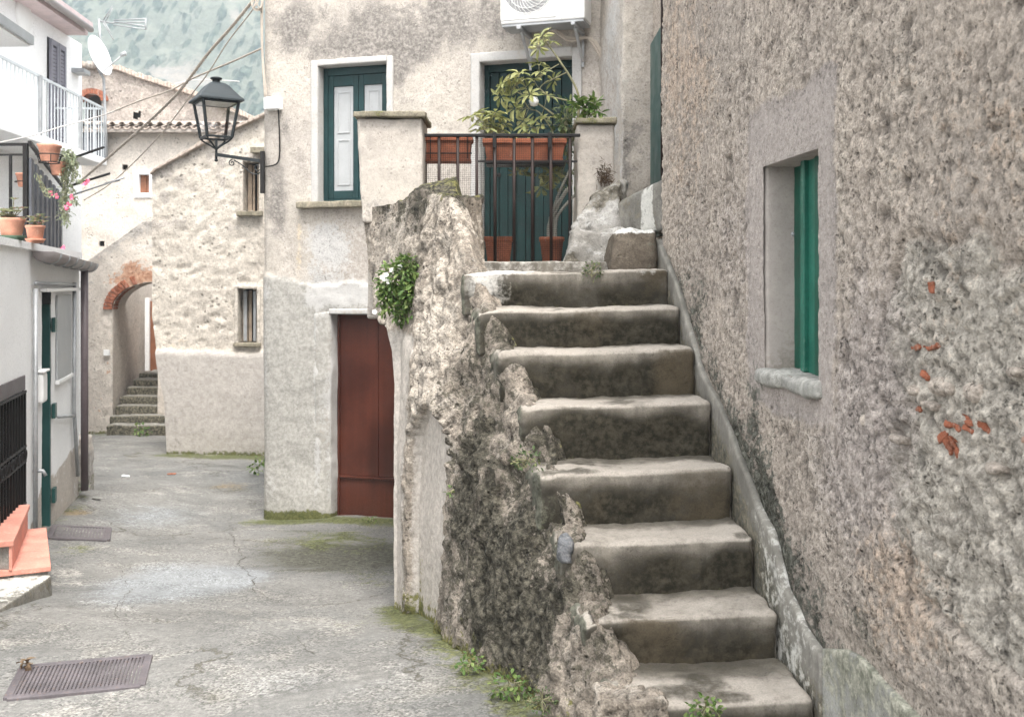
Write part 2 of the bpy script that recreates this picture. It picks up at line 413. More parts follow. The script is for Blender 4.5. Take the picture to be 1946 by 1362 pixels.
M['grate'] = paint('grate_metal', (.115, .102, .108), .55, (.19, .13, .10), .6, .25, .4, .2)
M['stem'] = paint('plant_stem', (.20, .19, .11), .8, None, 0, .2)
M['stemgrey'] = paint('pale_stem', (.34, .33, .29), .8, None, 0, .2)
M['greybacking'] = paint('dim_grey_backing', (.11, .11, .115), .7)
M['soil'] = paint('soil', (.06, .045, .032), .95, None, 0, .4)
M['leaf_s'] = leafmat('umbrella_leaf', (.19, .215, .08), (.28, .29, .115), (.39, .38, .17))
M['leaf_d'] = leafmat('deep_leaf', (.06, .095, .04), (.105, .145, .06), (.18, .20, .09))
M['leaf_g'] = leafmat('wall_leaf', (.075, .14, .035), (.13, .20, .055), (.21, .27, .09))
M['leaf_c'] = leafmat('succulent_leaf', (.20, .23, .12), (.27, .29, .17), (.45, .27, .22))
M['leaf_t'] = leafmat('trailing_leaf', (.20, .24, .15), (.28, .31, .20), (.36, .36, .26))
M['flower_w'] = paint('white_petal', (.8, .8, .76), .6)
M['flower_p'] = paint('pink_petal', (.75, .16, .26), .6)
M['stone'] = plaster('pale_stone', (.15, .155, .165), (.09, .095, .10), (.25, .25, .25), 9., [], .3, .3, 60, .6, .01)
M['vent'] = paint('dark_opening', (.05, .042, .036), .9)
M['leafdry'] = paint('dry_leaf', (.17, .115, .07), .8, None, 0, .3)

def glassmat():
    m = MT('clear_glass', .05); g = m.n('ShaderNodeBsdfGlossy'); g.inputs['Roughness'].default_value = .05
    t = m.n('ShaderNodeBsdfTransparent'); mx = m.n('ShaderNodeMixShader'); mx.inputs[0].default_value = .1
    m.L(t.outputs[0], mx.inputs[1]); m.L(g.outputs[0], mx.inputs[2]); m.L(mx.outputs[0], m.out.inputs[0]); return m.m
M['glass'] = glassmat()
m = MT('frosted_diffuser', .6); m.color((.62, .60, .57)); M['frost'] = m.m
def rustdoor():
    m = MT('red_brown_metal', .34, .5)
    n1 = m.noise(1.7, 5, .55); nf = m.noise(70, 5, .6); ns = m.noise(1., 6, .6, 0, m.stretch(14, 14, .8))
    col = m.mix(m.ramp(n1, .35, .65), (.050, .0135, .0085), (.088, .023, .0125))
    col = m.mul(col, m.ma('MULTIPLY', m.ramp(nf, .3, .7, .88, 1.1), m.ramp(ns, .35, .65, .86, 1.1)))
    a = m.attr('dusty'); col = m.mix(m.ma('MULTIPLY', a, m.ramp(nf, .4, .65)), col, (.085, .05, .042)); m.color(col)
    m.L(m.ramp(n1, .3, .7, .28, .42), m.b.inputs['Roughness']); m.bump(m.ma('ADD', m.ma('MULTIPLY', nf, .3), n1), .08, .01); return m.m
M['rustdoor'] = rustdoor()
def groundmat():
    m = MT('alley_concrete', .9, .25)
    n1 = m.noise(.55, 6, .6, .5); n2 = m.noise(3.2, 8, .68, .6); n3 = m.noise(28, 6, .65); n4 = m.noise(120, 3, .7); nw = m.noise(2.2, 5, .6)
    col = m.mix(m.ramp(n1, .38, .62), (.205, .199, .186), (.162, .16, .152))
    col = m.mix(m.ramp(n2, .50, .70), col, (.255, .244, .222))
    def lay(an, ca, cb, k, col):
        a = m.attr(an)
        f = m.ma('ADD', a, m.ma('ADD', m.ma('MULTIPLY', m.ma('SUBTRACT', n2, .5), 1.2*k), m.ma('MULTIPLY', m.ma('SUBTRACT', n3, .5), .9*k)))
        f = m.ma('MULTIPLY', m.ramp(f, .32, .68), m.ramp(a, .02, .2))
        return m.mix(f, col, m.mix(m.ramp(n3, .35, .65), ca, cb))
    col = lay('blue', (.26, .27, .275), (.225, .235, .24), .5, col)
    col = lay('pale', (.34, .325, .30), (.285, .272, .25), .9, col)
    col = lay('damp', (.068, .066, .052), (.11, .107, .087), .9, col)
    col = lay('rust', (.22, .165, .10), (.28, .22, .14), .9, col)
    col = lay('moss', (.07, .08, .03), (.125, .13, .06), 1.2, col)
    # aggregate: pebbles showing through the worn surface
    pb = m.voro(95, 'F1', None, 1); sp = m.n('ShaderNodeSeparateColor'); m.L(pb, sp.inputs[0])
    ag = m.ramp(n2, .35, .6)
    col = m.mul(col, m.ma('ADD', 1., m.ma('MULTIPLY', m.ma('SUBTRACT', sp.outputs[0], .5), m.ma('MULTIPLY', ag, .95))))
    col = m.mul(col, m.ramp(m.noise(1.5, 7, .7, .8), .32, .68, .80, 1.10))
    pd = m.voro(95, 'F1')
    col = m.mul(col, m.ma('MULTIPLY', m.ramp(n3, .25, .75, .80, 1.16), m.ramp(n4, .25, .75, .80, 1.18)))
    # settled cracks
    wv = m.n('ShaderNodeVectorMath'); wv.operation = 'MULTIPLY_ADD'
    wn = m.n('ShaderNodeTexNoise'); m.set(wn, Vector=m.pos, Scale=2.6, Detail=6., Roughness=.65)
    m.L(wn.outputs[1], wv.inputs[0]); wv.inputs[1].default_value = (.42, .42, 0); m.L(m.stretch(.62, .42, 0), wv.inputs[2])
    ed = m.voro(1.0, 'DISTANCE_TO_EDGE', wv.outputs[0])
    cr = m.ma('MULTIPLY', m.ramp(ed, .001, .0075, 1., 0.), m.ramp(m.noise(.8, 2, .5), .46, .56))
    col = m.mix(m.ma('MULTIPLY', cr, .8), col, (.10, .092, .07))
    m.color(col)
    h = m.ma('ADD', m.ma('MULTIPLY', n2, .5), m.ma('ADD', m.ma('MULTIPLY', n3, .5), m.ma('MULTIPLY', n4, .3)))
    h = m.ma('SUBTRACT', m.ma('SUBTRACT', h, m.ma('MULTIPLY', pd, m.ma('MULTIPLY', ag, .35))), m.ma('MULTIPLY', cr, .8))
    m.bump(h, .8, .012); return m.m
M['ground'] = groundmat()

# ------------------------------------------------------------------ world, sun, camera
w = bpy.data.worlds.new("World"); S.world = w; w.use_nodes = True
nt = w.node_tree; bg = nt.nodes['Background']
sky = nt.nodes.new('ShaderNodeTexSky'); sky.sky_type = 'NISHITA'; sky.sun_disc = False
SUN_EL, SUN_AZ = R(63), R(162)      # azimuth measured clockwise from +Y: behind the camera, to the right
sky.sun_elevation = SUN_EL; sky.sun_rotation = SUN_AZ; sky.air_density = 1.; sky.dust_density = 4.; sky.ozone_density = 1.
hs = nt.nodes.new('ShaderNodeHueSaturation'); hs.inputs['Saturation'].default_value = .07
nt.links.new(sky.outputs[0], hs.inputs['Color']); nt.links.new(hs.outputs[0], bg.inputs[0]); bg.inputs[1].default_value = .15
sl = bpy.data.lights.new('sun', 'SUN'); sl.energy = 1.1; sl.angle = R(20); sl.color = (1., .93, .84)
so = bpy.data.objects.new('sun', sl); COL.objects.link(so)
sd = Vector((math.sin(SUN_AZ)*math.cos(SUN_EL), math.cos(SUN_AZ)*math.cos(SUN_EL), math.sin(SUN_EL)))
so.rotation_euler = sd.to_track_quat('Z', 'Y').to_euler(); so.location = (0, 0, 30)
cam = bpy.data.cameras.new('camera'); co = bpy.data.objects.new('camera', cam); COL.objects.link(co)
co.location = (0, 0, CZ); co.rotation_euler = (R(90), 0, 0)
cam.sensor_fit = 'HORIZONTAL'; cam.sensor_width = 36; cam.lens = 36*F/1946; cam.shift_y = -(681-HY)/1946
cam.clip_end = 2000; cam.clip_start = .05
cam.dof.use_dof = True; cam.dof.focus_distance = 4.8; cam.dof.aperture_fstop = 6.5
S.camera = co
S.view_settings.view_transform = 'Standard'; S.view_settings.look = 'None'; S.view_settings.exposure = 1.92; S.view_settings.gamma = 1
S.render.engine = 'CYCLES'
S.cycles.use_denoising = True
try: S.cycles.denoiser = 'OPENIMAGEDENOISE'; S.cycles.denoising_prefilter = 'ACCURATE'
except Exception: pass
S.cycles.max_bounces = 8; S.cycles.volume_bounces = 1; S.cycles.diffuse_bounces = 4; S.cycles.transparent_max_bounces = 12

# ================================================================== GROUND
_gp = [(1040,1362,3.75),(900,1270,4.35),(830,1215,4.85),(765,1170,5.6),(740,990,9.55),(632,985,9.72),(500,985,10.0),(495,868,14.6),(320,862,14.75),
       (318,823,17.9),(200,823,17.9),(150,827,17.9),(148,938,9.9),(100,1000,8.35),(92,1130,6.2),(0,1185,5.2),(0,1362,4.0),(500,1362,3.85),(350,1150,6.0),(300,900,12.5),(250,1080,7.2),(300,985,9.4)]
_gp = [at(*g) for g in _gp]+[V(0,2,0),V(-2,2,0),V(-4,2,-.05),V(1,2,0),V(0,-2,.1),V(-3,-2,.1),V(-7,6,-.25),V(-8,14,-.7),V(2,10,-.6),V(3,5,-.2),V(2,16,-.9),V(-4,30,-1.4),V(-14,30,-1.4),V(8,30,-1.3),V(12,8,-.5),V(-14,8,-.5)]
_gx = np.array([[p.x, p.y] for p in _gp]); _gz = np.array([p.z for p in _gp])
def _k(d): return np.sqrt(d*d+.4)          # multiquadric: a smooth sheet through the surveyed points
_A = _k(np.hypot(_gx[:, None, 0]-_gx[None, :, 0], _gx[:, None, 1]-_gx[None, :, 1]))+np.eye(len(_gz))*1e-3
_w = np.linalg.solve(_A, _gz-_gz.mean())
def gz(X, Y):
    X = np.atleast_1d(np.asarray(X, float)); Y = np.atleast_1d(np.asarray(Y, float))
    Xc = np.clip(X, -14, 12); Yc = np.clip(Y, -2, 30)
    z = np.zeros(Xc.shape)
    for (a, b), c in zip(_gx, _w): z = z+c*_k(np.hypot(Xc-a, Yc-b))
    return z+_gz.mean()
def gz1(x, y): return float(gz([x], [y])[0])
def dense(a, b, s, far):
    mid = np.arange(a, b, s); out = s*1.6; L = [a]; 
    while L[-1] > -far: L.append(L[-1]-out); out *= 1.5
    out = s*1.6; H = [b]
    while H[-1] < far: H.append(H[-1]+out); out *= 1.5
    return np.array(L[1:][::-1]+list(mid)+H)
gx = dense(-4.4, .9, .03, 200); gy = np.concatenate([dense(3.2, 11.5, .035, 40)])
gy = gy[(gy > -45)]; gy = np.concatenate([gy[gy < 11.6], np.arange(11.65, 19, .09), [20, 22, 26, 32, 45, 70, 110, 160, 230, 330, 420]])
GX, GY = np.meshgrid(gx, gy, indexing='ij')
GZ = gz(GX.ravel(), GY.ravel())
gP = np.stack([GX.ravel(), GY.ravel(), GZ], -1)
_n = fbm(gP*[1, 1, 0], 1.3, 5, 3)*.022+fbm(gP*[1, 1, 0], 9, 3, 4)*.005
gP[:, 2] += _n*(np.abs(gP[:, 0]) < 20)
def seg_d(P, pts):
    d = np.full(len(P), 1e9)
    for a, b in zip(pts[:-1], pts[1:]):
        a = np.array([a[0], a[1]]); b = np.array([b[0], b[1]]); ab = b-a
        t = np.clip(((P[:, :2]-a)@ab)/(ab@ab), 0, 1); d = np.minimum(d, np.hypot(*(P[:, :2]-a-t[:, None]*ab).T))
    return d
def gpt(px, py):
    """where the sight line of a photo pixel meets the ground"""
    Y = 6.
    for _ in range(40):
        Y = .6*Y+.4*max(2.5, min(25, (CZ-gz1((px-CX)/F*Y, Y))*F/max(py-HY, 40)))
    p = at(px, py, Y); return (p.x, p.y)
d_house = seg_d(gP, [gpt(498, 990), gpt(632, 988), gpt(745, 992)]); d_stair = seg_d(gP, [(-.66, 5.9), (-.5, 5.4), (-.28, 4.75), (-.03, 4.1), (.2, 3.4)])
d_mid = seg_d(gP, [gpt(318, 866), gpt(496, 868)]); d_far = seg_d(gP, [gpt(150, 828), gpt(318, 824)]); d_left = seg_d(gP, [gpt(70, 1010), gpt(150, 940)])
def gb(px, py, rx, ry):
    c = gpt(px, py); return np.exp(-((gP[:, 0]-c[0])/rx)**2-((gP[:, 1]-c[1])/ry)**2)
gA = dict(
    moss=.8*np.exp(-(d_house/.26)**2)+.42*gb(640, 1040, .7, .4)+.35*gb(700, 1100, .3, .5)+.62*np.exp(-(d_stair/.16)**2)+.8*np.exp(-(d_mid/.35)**2)+.7*np.exp(-(d_far/.3)**2)+.45*np.exp(-(d_left/.2)**2)+.5*gb(640, 1020, .55, .4)+.4*gb(130, 1045, .25, .3)+.35*gb(720, 1180, .3, .25),
    damp=1.0*gb(670, 1055, .85, .75)+.5*gb(560, 1010, .4, .3)+.45*np.exp(-(d_stair/.4)**2)+.5*gb(450, 885, .9, .7)+.35*gb(330, 1330, .4, .3)+.3*gb(180, 850, 1.2, .8)+.45*gb(430, 930, .5, .6),
    blue=.75*gb(310, 1110, .55, 1.1)+.55*gb(290, 980, .6, 1.3)+.5*gb(460, 1100, .3, .4)+.4*gb(620, 1290, .8, .4),
    pale=.4*gb(130, 1100, .4, .6)+.36*gb(60, 1330, .8, .35)+.5*gb(150, 950, .3, .5)+.45*gb(600, 1190, .45, .3)+.4*gb(330, 930, .7, .8)+.45*gb(690, 1280, .3, .25),
    rust=.5*gb(432, 922, .3, .5)+.7*gb(140, 975, .16, .25)+.3*gb(560, 1330, .3, .1))
g = gridmesh('ground', gP.reshape(GX.shape+(3,)), M['ground'], None, gA)
tag(g, kind='structure')
def gsurf(x, y):
    i = int(np.clip(np.searchsorted(gx, x)-1, 0, len(gx)-2)); j = int(np.clip(np.searchsorted(gy, y)-1, 0, len(gy)-2)); Zg = gP[:, 2].reshape(GX.shape)
    s = (x-gx[i])/(gx[i+1]-gx[i]); t = (y-gy[j])/(gy[j+1]-gy[j])
    return float((Zg[i, j]*(1-s)+Zg[i+1, j]*s)*(1-t)+(Zg[i, j+1]*(1-s)+Zg[i+1, j+1]*s)*t)
mcr = plaster('crack_fill', (.075, .07, .055), (.11, .10, .08), (.055, .05, .04), 4.)
for wd_, pts in ((.009, [(437,964),(441,1002),(441,1034),(465,1056),(456,1073),(485,1103),(475,1117),(502,1134),(529,1141),(548,1150)]), (.006, [(478,1057),(509,1069),(556,1068),(590,1075)]), (.005, [(200,1046),(224,1063),(234,1100),(251,1125),(234,1151),(217,1168),(248,1192),(241,1202),(251,1215)]), (.005, [(556,1198),(575,1222),(597,1243),(640,1262)]), (.004, [(234,1085),(300,1084),(370,1081),(372,1099)]), (.004, [(300,1228),(322,1240),(338,1246)])):
    q = [np.array(gpt(*p)) for p in pts]; L_ = []
    for a, b in zip(q[:-1], q[1:]):
        n_ = max(2, int(np.hypot(*(b-a))/.022)); L_ += [a+(b-a)*k/n_ for k in range(n_)]
    L_.append(q[-1]); L_ = np.array(L_); pz_ = np.c_[L_, np.zeros(len(L_))]; L_ = L_+np.stack([fbm(pz_, 9, 4, 600)*.05, fbm(pz_, 9, 4, 601)*.05], -1)
    d_ = np.gradient(L_, axis=0); d_ /= np.linalg.norm(d_, axis=1, keepdims=True)+1e-9; nn_ = np.stack([-d_[:, 1], d_[:, 0]], -1); ww = wd_*.42*(.25+.75*np.abs(fbm(pz_, 14, 3, 602))*2.2)*np.sin(np.linspace(.05, math.pi-.05, len(L_)))**.4
    PP = np.zeros((len(L_), 2, 3)); PP[:, 0, :2] = L_-nn_*ww[:, None]; PP[:, 1, :2] = L_+nn_*ww[:, None]
    for a_ in range(len(L_)):
        for b_ in range(2): PP[a_, b_, 2] = gsurf(*PP[a_, b_, :2])+.004
    gridmesh('crack', PP, mcr, g)

# ================================================================== HILLS
hx = np.concatenate([np.linspace(-330, -150, 60), np.arange(-148, -40, .75), np.linspace(-38, 330, 80)])
hy = np.concatenate([np.arange(150, 300, 1.5), np.linspace(302, 400, 50)])
HX, HYY = np.meshgrid(hx, hy, indexing='ij')
P0 = np.stack([HX.ravel(), HYY.ravel(), np.zeros(HX.size)], -1)
t = sst(HYY.ravel(), 150, 385)
hz_ = -4+132*t**1.05+fbm(P0, .012, 4, 5)*22*sst(HYY.ravel(), 150, 230)+fbm(P0, .05, 3, 9)*9*t
f1, f2, hid = worley(P0, .52, 4)
cover = fbm(P0, .035, 4, 8)
bush = np.clip(.62-f1, 0, 1)*5.0*sst(cover+.25*(hid-.5), -.22, .05)
f3, _, h3 = worley(P0, .6, 6); bush += np.clip(.6-f3, 0, 1)*1.6*sst(cover, -.5, 0)
rockv = sst(-cover, .02, .26)
P0[:, 2] = hz_+bush
cid = np.where(bush > 1.2, .25+.75*hid, 0)
mm = MT('wooded_slope', .95, .1)
hn = mm.noise(.42, 8, .75); hn2 = mm.noise(.12, 5, .6)
hc = mm.mix(mm.ramp(hn, .38, .62), (.018, .032, .026), (.13, .155, .115)); hc = mm.mix(mm.ramp(hn2, .52, .66, 0, .6), hc, (.30, .30, .25))
hc = mm.mix(.5, hc, mm.mix(mm.ramp(mm.attr('crown'), .25, 1.), (.008, .017, .017), (.085, .105, .085)))
hc = mm.mix(mm.ramp(mm.attr('crown'), .02, .2, .35, 0.), hc, (.27, .27, .22))
hc = mm.mix(mm.ramp(mm.ma('ADD', mm.attr('rock'), mm.ma('MULTIPLY', mm.ma('SUBTRACT', hn, .5), .9)), .4, .7), hc, mm.mix(mm.ramp(hn, .4, .6), (.25, .22, .19), (.20, .185, .165)))
mm.color(hc); mm.bump(hn, 1., .8)
hl = gridmesh('hills', P0.reshape(HX.shape+(3,)), mm.m, None, dict(rock=rockv, crown=cid)); tag(hl, kind='structure')

# ================================================================== HAZE
mv = bpy.data.materials.new('haze_air'); mv.use_nodes = True; mv.node_tree.nodes.clear()
vo = mv.node_tree.nodes.new('ShaderNodeOutputMaterial'); pv = mv.node_tree.nodes.new('ShaderNodeVolumePrincipled')
pv.inputs['Color'].default_value = (.74, .86, .95, 1); pv.inputs['Density'].default_value = .0010; pv.inputs['Anisotropy'].default_value = .2
mv.node_tree.links.new(pv.outputs[0], vo.inputs['Volume'])
hb = MB().box(-420, 420, -60, 440, -8, 190).build('haze', mv); tag(hb, kind='stuff')

# ================================================================== RIGHT HOUSE
RW = Plane(1.315, 0, -.0872, 1, -1)
if RW.n[0] > 0: RW.n = -RW.n
rh = thing('house', 'rough pebbly plaster house on the right with one small deep green window', 'house', RW.pt(4, -.1))
wu0, wz0 = RW.u(1453), RW.z(1453, 702); wz1 = RW.z(1453, 317); wu1 = RW.u(1556)
WU0, WU1 = min(wu0, wu1), max(wu0, wu1)
sur = [WU0-.10, WU1+.16, wz0-.10, wz1+.20]
RU0, RU1, RZ0, RZ1 = 1.2, RW.u(1262), -.25, 4.8
us = np.concatenate([np.arange(RU0, 1.9, .05), lines(1.9, 4.1, .0082, WU0, WU1), np.arange(4.114, RU1-.005, .014), [RU1]]); zs = np.concatenate([lines(RZ0, 2.5, .0082, wz0, wz1), np.arange(2.515, 3.2, .016), np.arange(3.25, RZ1, .06)])
whole = [(WU0, WU1, wz0, wz1)]
strip_px = [(1250,452,0),(1258,462,0),(1290,545,0),(1335,700,0),(1375,780,0),(1410,870,0),(1440,950,0),(1470,1010,0),(1495,1110,0),(1530,1195,0),(1562,1240,0)]
strip = sorted([RW.uz(a, b) for a, b, _ in strip_px])
su = np.array([s[0] for s in strip]); sz = np.array([s[1] for s in strip])
rub = RW.uz(1830, 760); rub2 = RW.uz(1730, 700)
def in_sur(U, Z, m=.05):
    dx = np.maximum(np.maximum(sur[0]-U, U-sur[1]), 0); dz = np.maximum(np.maximum(sur[2]-Z, Z-sur[3]), 0)
    return np.clip(1-np.hypot(dx, dz)/m, 0, 1)
def r_masks(U, Z, P):
    wob = fbm(P, 2.2, 4, 50)
    r = blob(U, Z, rub, .34, .36)+.8*blob(U, Z, rub2, .26, .30)+.8*blob(U, Z, RW.uz(1900, 1000), .5, .45)
    return sst(r+wob*.45, .38, .62)
BRICKS = [(1797,808,20,10,5),(1826,803,12,6,0),(1829,817,24,10,12),(1860,812,32,13,10),(1778,830,18,12,-35),(1788,846,12,16,40),(1796,835,16,9,0),(1800,852,22,14,35),(1822,792,10,5,15),(1729,660,14,8,-10),(1748,661,9,5,10),(1760,660,14,7,-15),(1757,547,8,20,0),(1940,838,14,12,0),(1745,713,8,10,20),(1735,777,7,8,0)]
def r_disp(U, Z, P):
    rb = r_masks(U, Z, P)
    k = 1-.72*in_sur(U, Z, .07)
    base = fbm(P, 1.1, 3, 11)*.018
    grit = fbm(P, 26, 4, 12, .6)*.011+np.abs(fbm(P, 12, 3, 13))*-.012
    pit = -.016*sst(fbm(P*[1, 1, .8], 15, 3, 14), .30, .55)-.006*sst(fbm(P, 5.5, 3, 19), .42, .6)
    f1, f2, idv = worley(P*[1, 1, 1.5], 8.5, 20)
    stones = (np.clip((f2-f1)*1.8, 0, .5)-.25)*.022*(.3+idv)-.016+fbm(P, 7, 4, 23)*.016+fbm(P, 24, 4, 22, .65)*.012-.02*sst(fbm(P, 6, 3, 24), .3, .55)
    edge = -.012*np.exp(-((rb-.5)/.25)**2)
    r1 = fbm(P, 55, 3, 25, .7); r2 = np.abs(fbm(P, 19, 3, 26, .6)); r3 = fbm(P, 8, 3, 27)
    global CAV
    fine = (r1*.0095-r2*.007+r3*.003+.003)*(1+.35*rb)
    CAV = k*np.clip(sst(-r1-.25*r3, .12, .42)*.75+sst(r2, .3, .5)*.35+.9*sst(-pit, .006, .02), 0, 1)  # hollows of the wall whose shade is put into the colour
    bm_ = np.zeros(len(U))
    for b in BRICKS: c_ = RW.uz(b[0], b[1]); bm_ = np.maximum(bm_, np.exp(-(((U-c_[0])/.030)**2+((Z-c_[1])/.018)**2)**2))
    low = sst(np.interp(U, np.r_[2.4, RW.u(1566)-.01, RW.u(1565), su], np.r_[.44, .44, 0, sz])-Z, -.05, .0)
    return (base*(1-.7*(1-k))+k*(fine+(.22*grit+.6*pit)*(1-rb)+stones*rb+edge)*(1-.9*bm_)-.020*bm_)*(1-.8*low)-.012*low-.001*(1-k)
def r_attr(U, Z, P, D):
    zt = np.interp(U, su, sz); h = Z-zt
    wob = fbm(P, 3.5, 4, 51)
    wd = np.interp(U, [RW.u(1640), RW.u(1560), RW.u(1480), RW.u(1400), RW.u(1320), RU1], [.10, .30, .34, .26, .22, .12]); am_ = np.interp(U, [RW.u(1640), RW.u(1560), RW.u(1440), RW.u(1340), RU1], [.3, .66, .70, .52, .42])
    st = np.exp(-(np.clip(h, 0, 9)/wd)**2)*(am_+.22*wob)
    st = np.maximum(st, .5*blob(U, Z, RW.uz(1320, 560), .3, .22))
    st = np.maximum(st, .6*blob(U, Z, RW.uz(1430, 790), .15, .3)); st = np.maximum(st, .45*blob(U, Z, RW.uz(1640, 1190), .3, .12))
    r = r_masks(U, Z, P)
    lav = .55*blob(U, Z, RW.uz(1620, 900), .5, .5)+.5*blob(U, Z, RW.uz(1400, 420), .6, .8)+.4*blob(U, Z, RW.uz(1660, 560), .35, .5)
    warm = .55*blob(U, Z, RW.uz(1300, 130), .8, .9)+.55*blob(U, Z, RW.uz(1700, 1130), .35, .3)+.4*blob(U, Z, RW.uz(1850, 300), .6, .6)
    sur_ = in_sur(U, Z, .09); sur_ = np.clip(sur_+fbm(P, 7, 3, 52)*.5*(sur_ < .98), 0, 1)
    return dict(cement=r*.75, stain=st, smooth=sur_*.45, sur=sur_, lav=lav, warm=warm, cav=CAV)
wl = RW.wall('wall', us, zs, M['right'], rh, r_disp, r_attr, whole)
back = MB(); RW.box(back, -6, RU1-.01, -.3, RZ1, -3.0, -.45)
for a, b in ((-6, RU0),): RW.box(back, a, b, -.3, RZ1, -.44, .0)
RW.box(back, RU1-.25, RU1-.002, .9, RZ1, -.44, -.012)
back.build('rear_wall', M['right'], rh)
tp = MB(); RW.box(tp, RU0, RU1, RZ1, RZ1+.08, -.44, .06); tp.build('roof_edge', M['tile'], rh)
# window surround, reveals, shutters, bars, sill
win = MB(); RW.box(win, WU0-.02, WU1+.02, wz0-.02, wz1+.02, -.32, -.22).build if False else None
RW.box(win, WU0-.1, WU1+.1, wz0-.1, wz1+.1, -.34, -.30)
wf = win.build('window', M['dark'], rh)
def sattr(P, N): return dict(smooth=np.full(len(P), .6), stain=np.clip(.35-(P[:, 2]-wz0)*1.6, 0, .35)+.15)
DEP = -.16
mv_ = lambda a: a
am = ((.006, 5, 3), (.004, 22, 3))
rough_hexa('window_surround', RW.corners(sur[0], WU0, sur[2], sur[3], DEP, -.005), M['right_smooth'], rh, .022, .016, am, lambda P, N: dict(smooth=np.full(len(P), .5)), 3)
rough_hexa('window_surround', RW.corners(WU1, sur[1], sur[2], sur[3]-.002, DEP, -.005), M['right_smooth'], rh, .022, .016, am, sattr, 5)
rough_hexa('lintel', RW.corners(WU0-.004, WU1+.004, wz1, sur[3]-.01, DEP, -.004), M['right_smooth'], rh, .022, .014, am, lambda P, N: dict(smooth=np.full(len(P), .5), stain=np.clip(.5-(P[:, 2]-wz1)*9, 0, .4)), 7)  # lintel colour darkens towards its lower edge
rough_hexa('sill', RW.corners(WU0-.03, WU1+.05, wz0-.055, wz0+.006, DEP-.02, .030), M['dado'], rh, .016, .022, ((.016, 6, 3), (.008, 22, 3)), None, 9)
rough_hexa('window_surround', RW.corners(sur[0]+.02, sur[1]-.02, sur[2]-.02, wz0-.06, DEP, -.008), M['right_smooth'], rh, .022, .016, am, sattr, 15)
fu = WU1-.0
def vis(px, d): return RW.u(px, d)
sh = MB(); RW.box(sh, WU0-.02, vis(1549, -.085), wz0+.004, wz1+.02, -.115, -.112)
sh = MB(); RW.box(sh, vis(1549, -.085), vis(1531, -.085), wz0+.004, wz1+.0, -.115, -.088)
o = sh.build('shutter', M['green_light'], rh, bevel=.004)
k = MB(); RW.box(k, vis(1560, -.075), vis(1550, -.075), wz0+.006, wz1+.0, -.098, -.070); k.build('batten', M['green'], o, bevel=.004)
k = MB(); RW.box(k, vis(1523, -.11), vis(1494, -.11)+.02, wz0+.006, wz1+.0, -.140, -.118); o2 = k.build('shutter', M['green'], rh, bevel=.004)
k = MB(); RW.box(k, vis(1530, -.075), vis(1523, -.075), wz0+.008, wz1+.0, -.117, -.070); k.build('batten', M['green_light'], o2, bevel=.004)
k = MB(); RW.box(k, vis(1496, -.10)-.02, vis(1496, -.10)+.03, wz0+.008, wz1+.0, -.117, -.104); k.build('batten', M['green'], o2, bevel=.004)
k = MB(); k.lathe(RW.pt(WU1-.05, RW.z(1515, 437), -.10), [(0, 0), (.008, .002), (.009, .01), (0, .014)], 8, (-1, 0, 0)); k.build('latch', M['zinc'], o, True)
# brick bits and stones showing in the wall
def on_rw(px, py): return RW.uz(px, py)
for i, (px, py, w_, h_, tl) in enumerate(BRICKS):
    u, z = on_rw(px, py); s = RW.e[1]*0+np.hypot(*(RW.p+RW.e*u))/F
    a = w_*s*.5/(.36 if w_ > 0 else 1); a = min(a, .035)*.95; b = h_*s*.46
    c = RW.pt(u, z, -.029); ex = Vector((*RW.e, 0)); ez = Vector((0, 0, 1)); ca, sa = math.cos(R(tl)), math.sin(R(tl))
    X = (-ex*ca-ez*sa)*a; Z = (ez*ca-ex*sa)*b; Yv = Vector((*RW.n, 0))*.013
    rough_hexa('brick_fragment', [c+X*(2*(q & 1)-1)+Yv*(2*((q >> 1) & 1)-1)+Z*(2*((q >> 2) & 1)-1) for q in range(8)], M['brick'], rh, .005, .002, ((.007, 38, 3), (.004, 90, 2)), None, 100+i)
for i, (px, py, w_, h_) in enumerate([(1785,737,38,30),(1925,706,26,18),(1840,745,30,34),(1735,742,20,16),(1880,890,28,22),(1762,770,34,16),(1640,800,16,26),(1700,835,22,18),(1626,1010,14,20)]):
    u, z = on_rw(px, py); s = np.hypot(*(RW.p+RW.e*u))/F
    c = RW.pt(u, z, -.022); X = Vector((*RW.e, 0))*-w_*s*.8; Z = Vector((0, 0, 1))*h_*s*.45; Yv = Vector((*RW.n, 0))*.028
    rough_hexa('embedded_stone', [c+X*(2*(q & 1)-1)+Yv*(2*((q >> 1) & 1)-1)+Z*(2*((q >> 2) & 1)-1) for q in range(8)], M['right'], rh, .010, .03, ((.012, 14, 3), (.005, 40, 2)), None, 140+i)
# sloping cement skirting along the steps and pale dado low down
def rloft(name, U, Zt, Zb, d, mat, parent, attrs, seed, amp=.008):
    nu = len(U); cols = []
    for i in range(nu):
        zt, zb = Zt[i], Zb[i]
        zz = np.linspace(zb, zt-.022, 34); prof = [(z, d) for z in zz]+[(zt-.010, d*.86), (zt-.003, d*.5), (zt, -.03)]
        cols.append([[*(RW.p+RW.e*U[i]+RW.n*q), z] for z, q in prof])
    P = np.array(cols); f = P.reshape(-1, 3); D = (fbm(f, 5, 4, seed)*amp+fbm(f, 30, 3, seed+1)*amp*.35)
    f[:, :2] += D[:, None]*RW.n
    P = f.reshape(P.shape)
    E0, E1 = P[:1].copy(), P[-1:].copy()
    E0[..., :2] -= RW.n*.05; E1[..., :2] -= RW.n*.05; P = np.concatenate([E0, P, E1]); f = P.reshape(-1, 3)
    return gridmesh(name, P, mat, parent, attrs(f) if attrs else None, None, True, True)
U = np.arange(RW.u(1566), su[-1]+.02, .012); zt = np.interp(U, su, sz)+fbm(np.stack([U, U*0, U*0], -1), 7, 3, 77)*.016
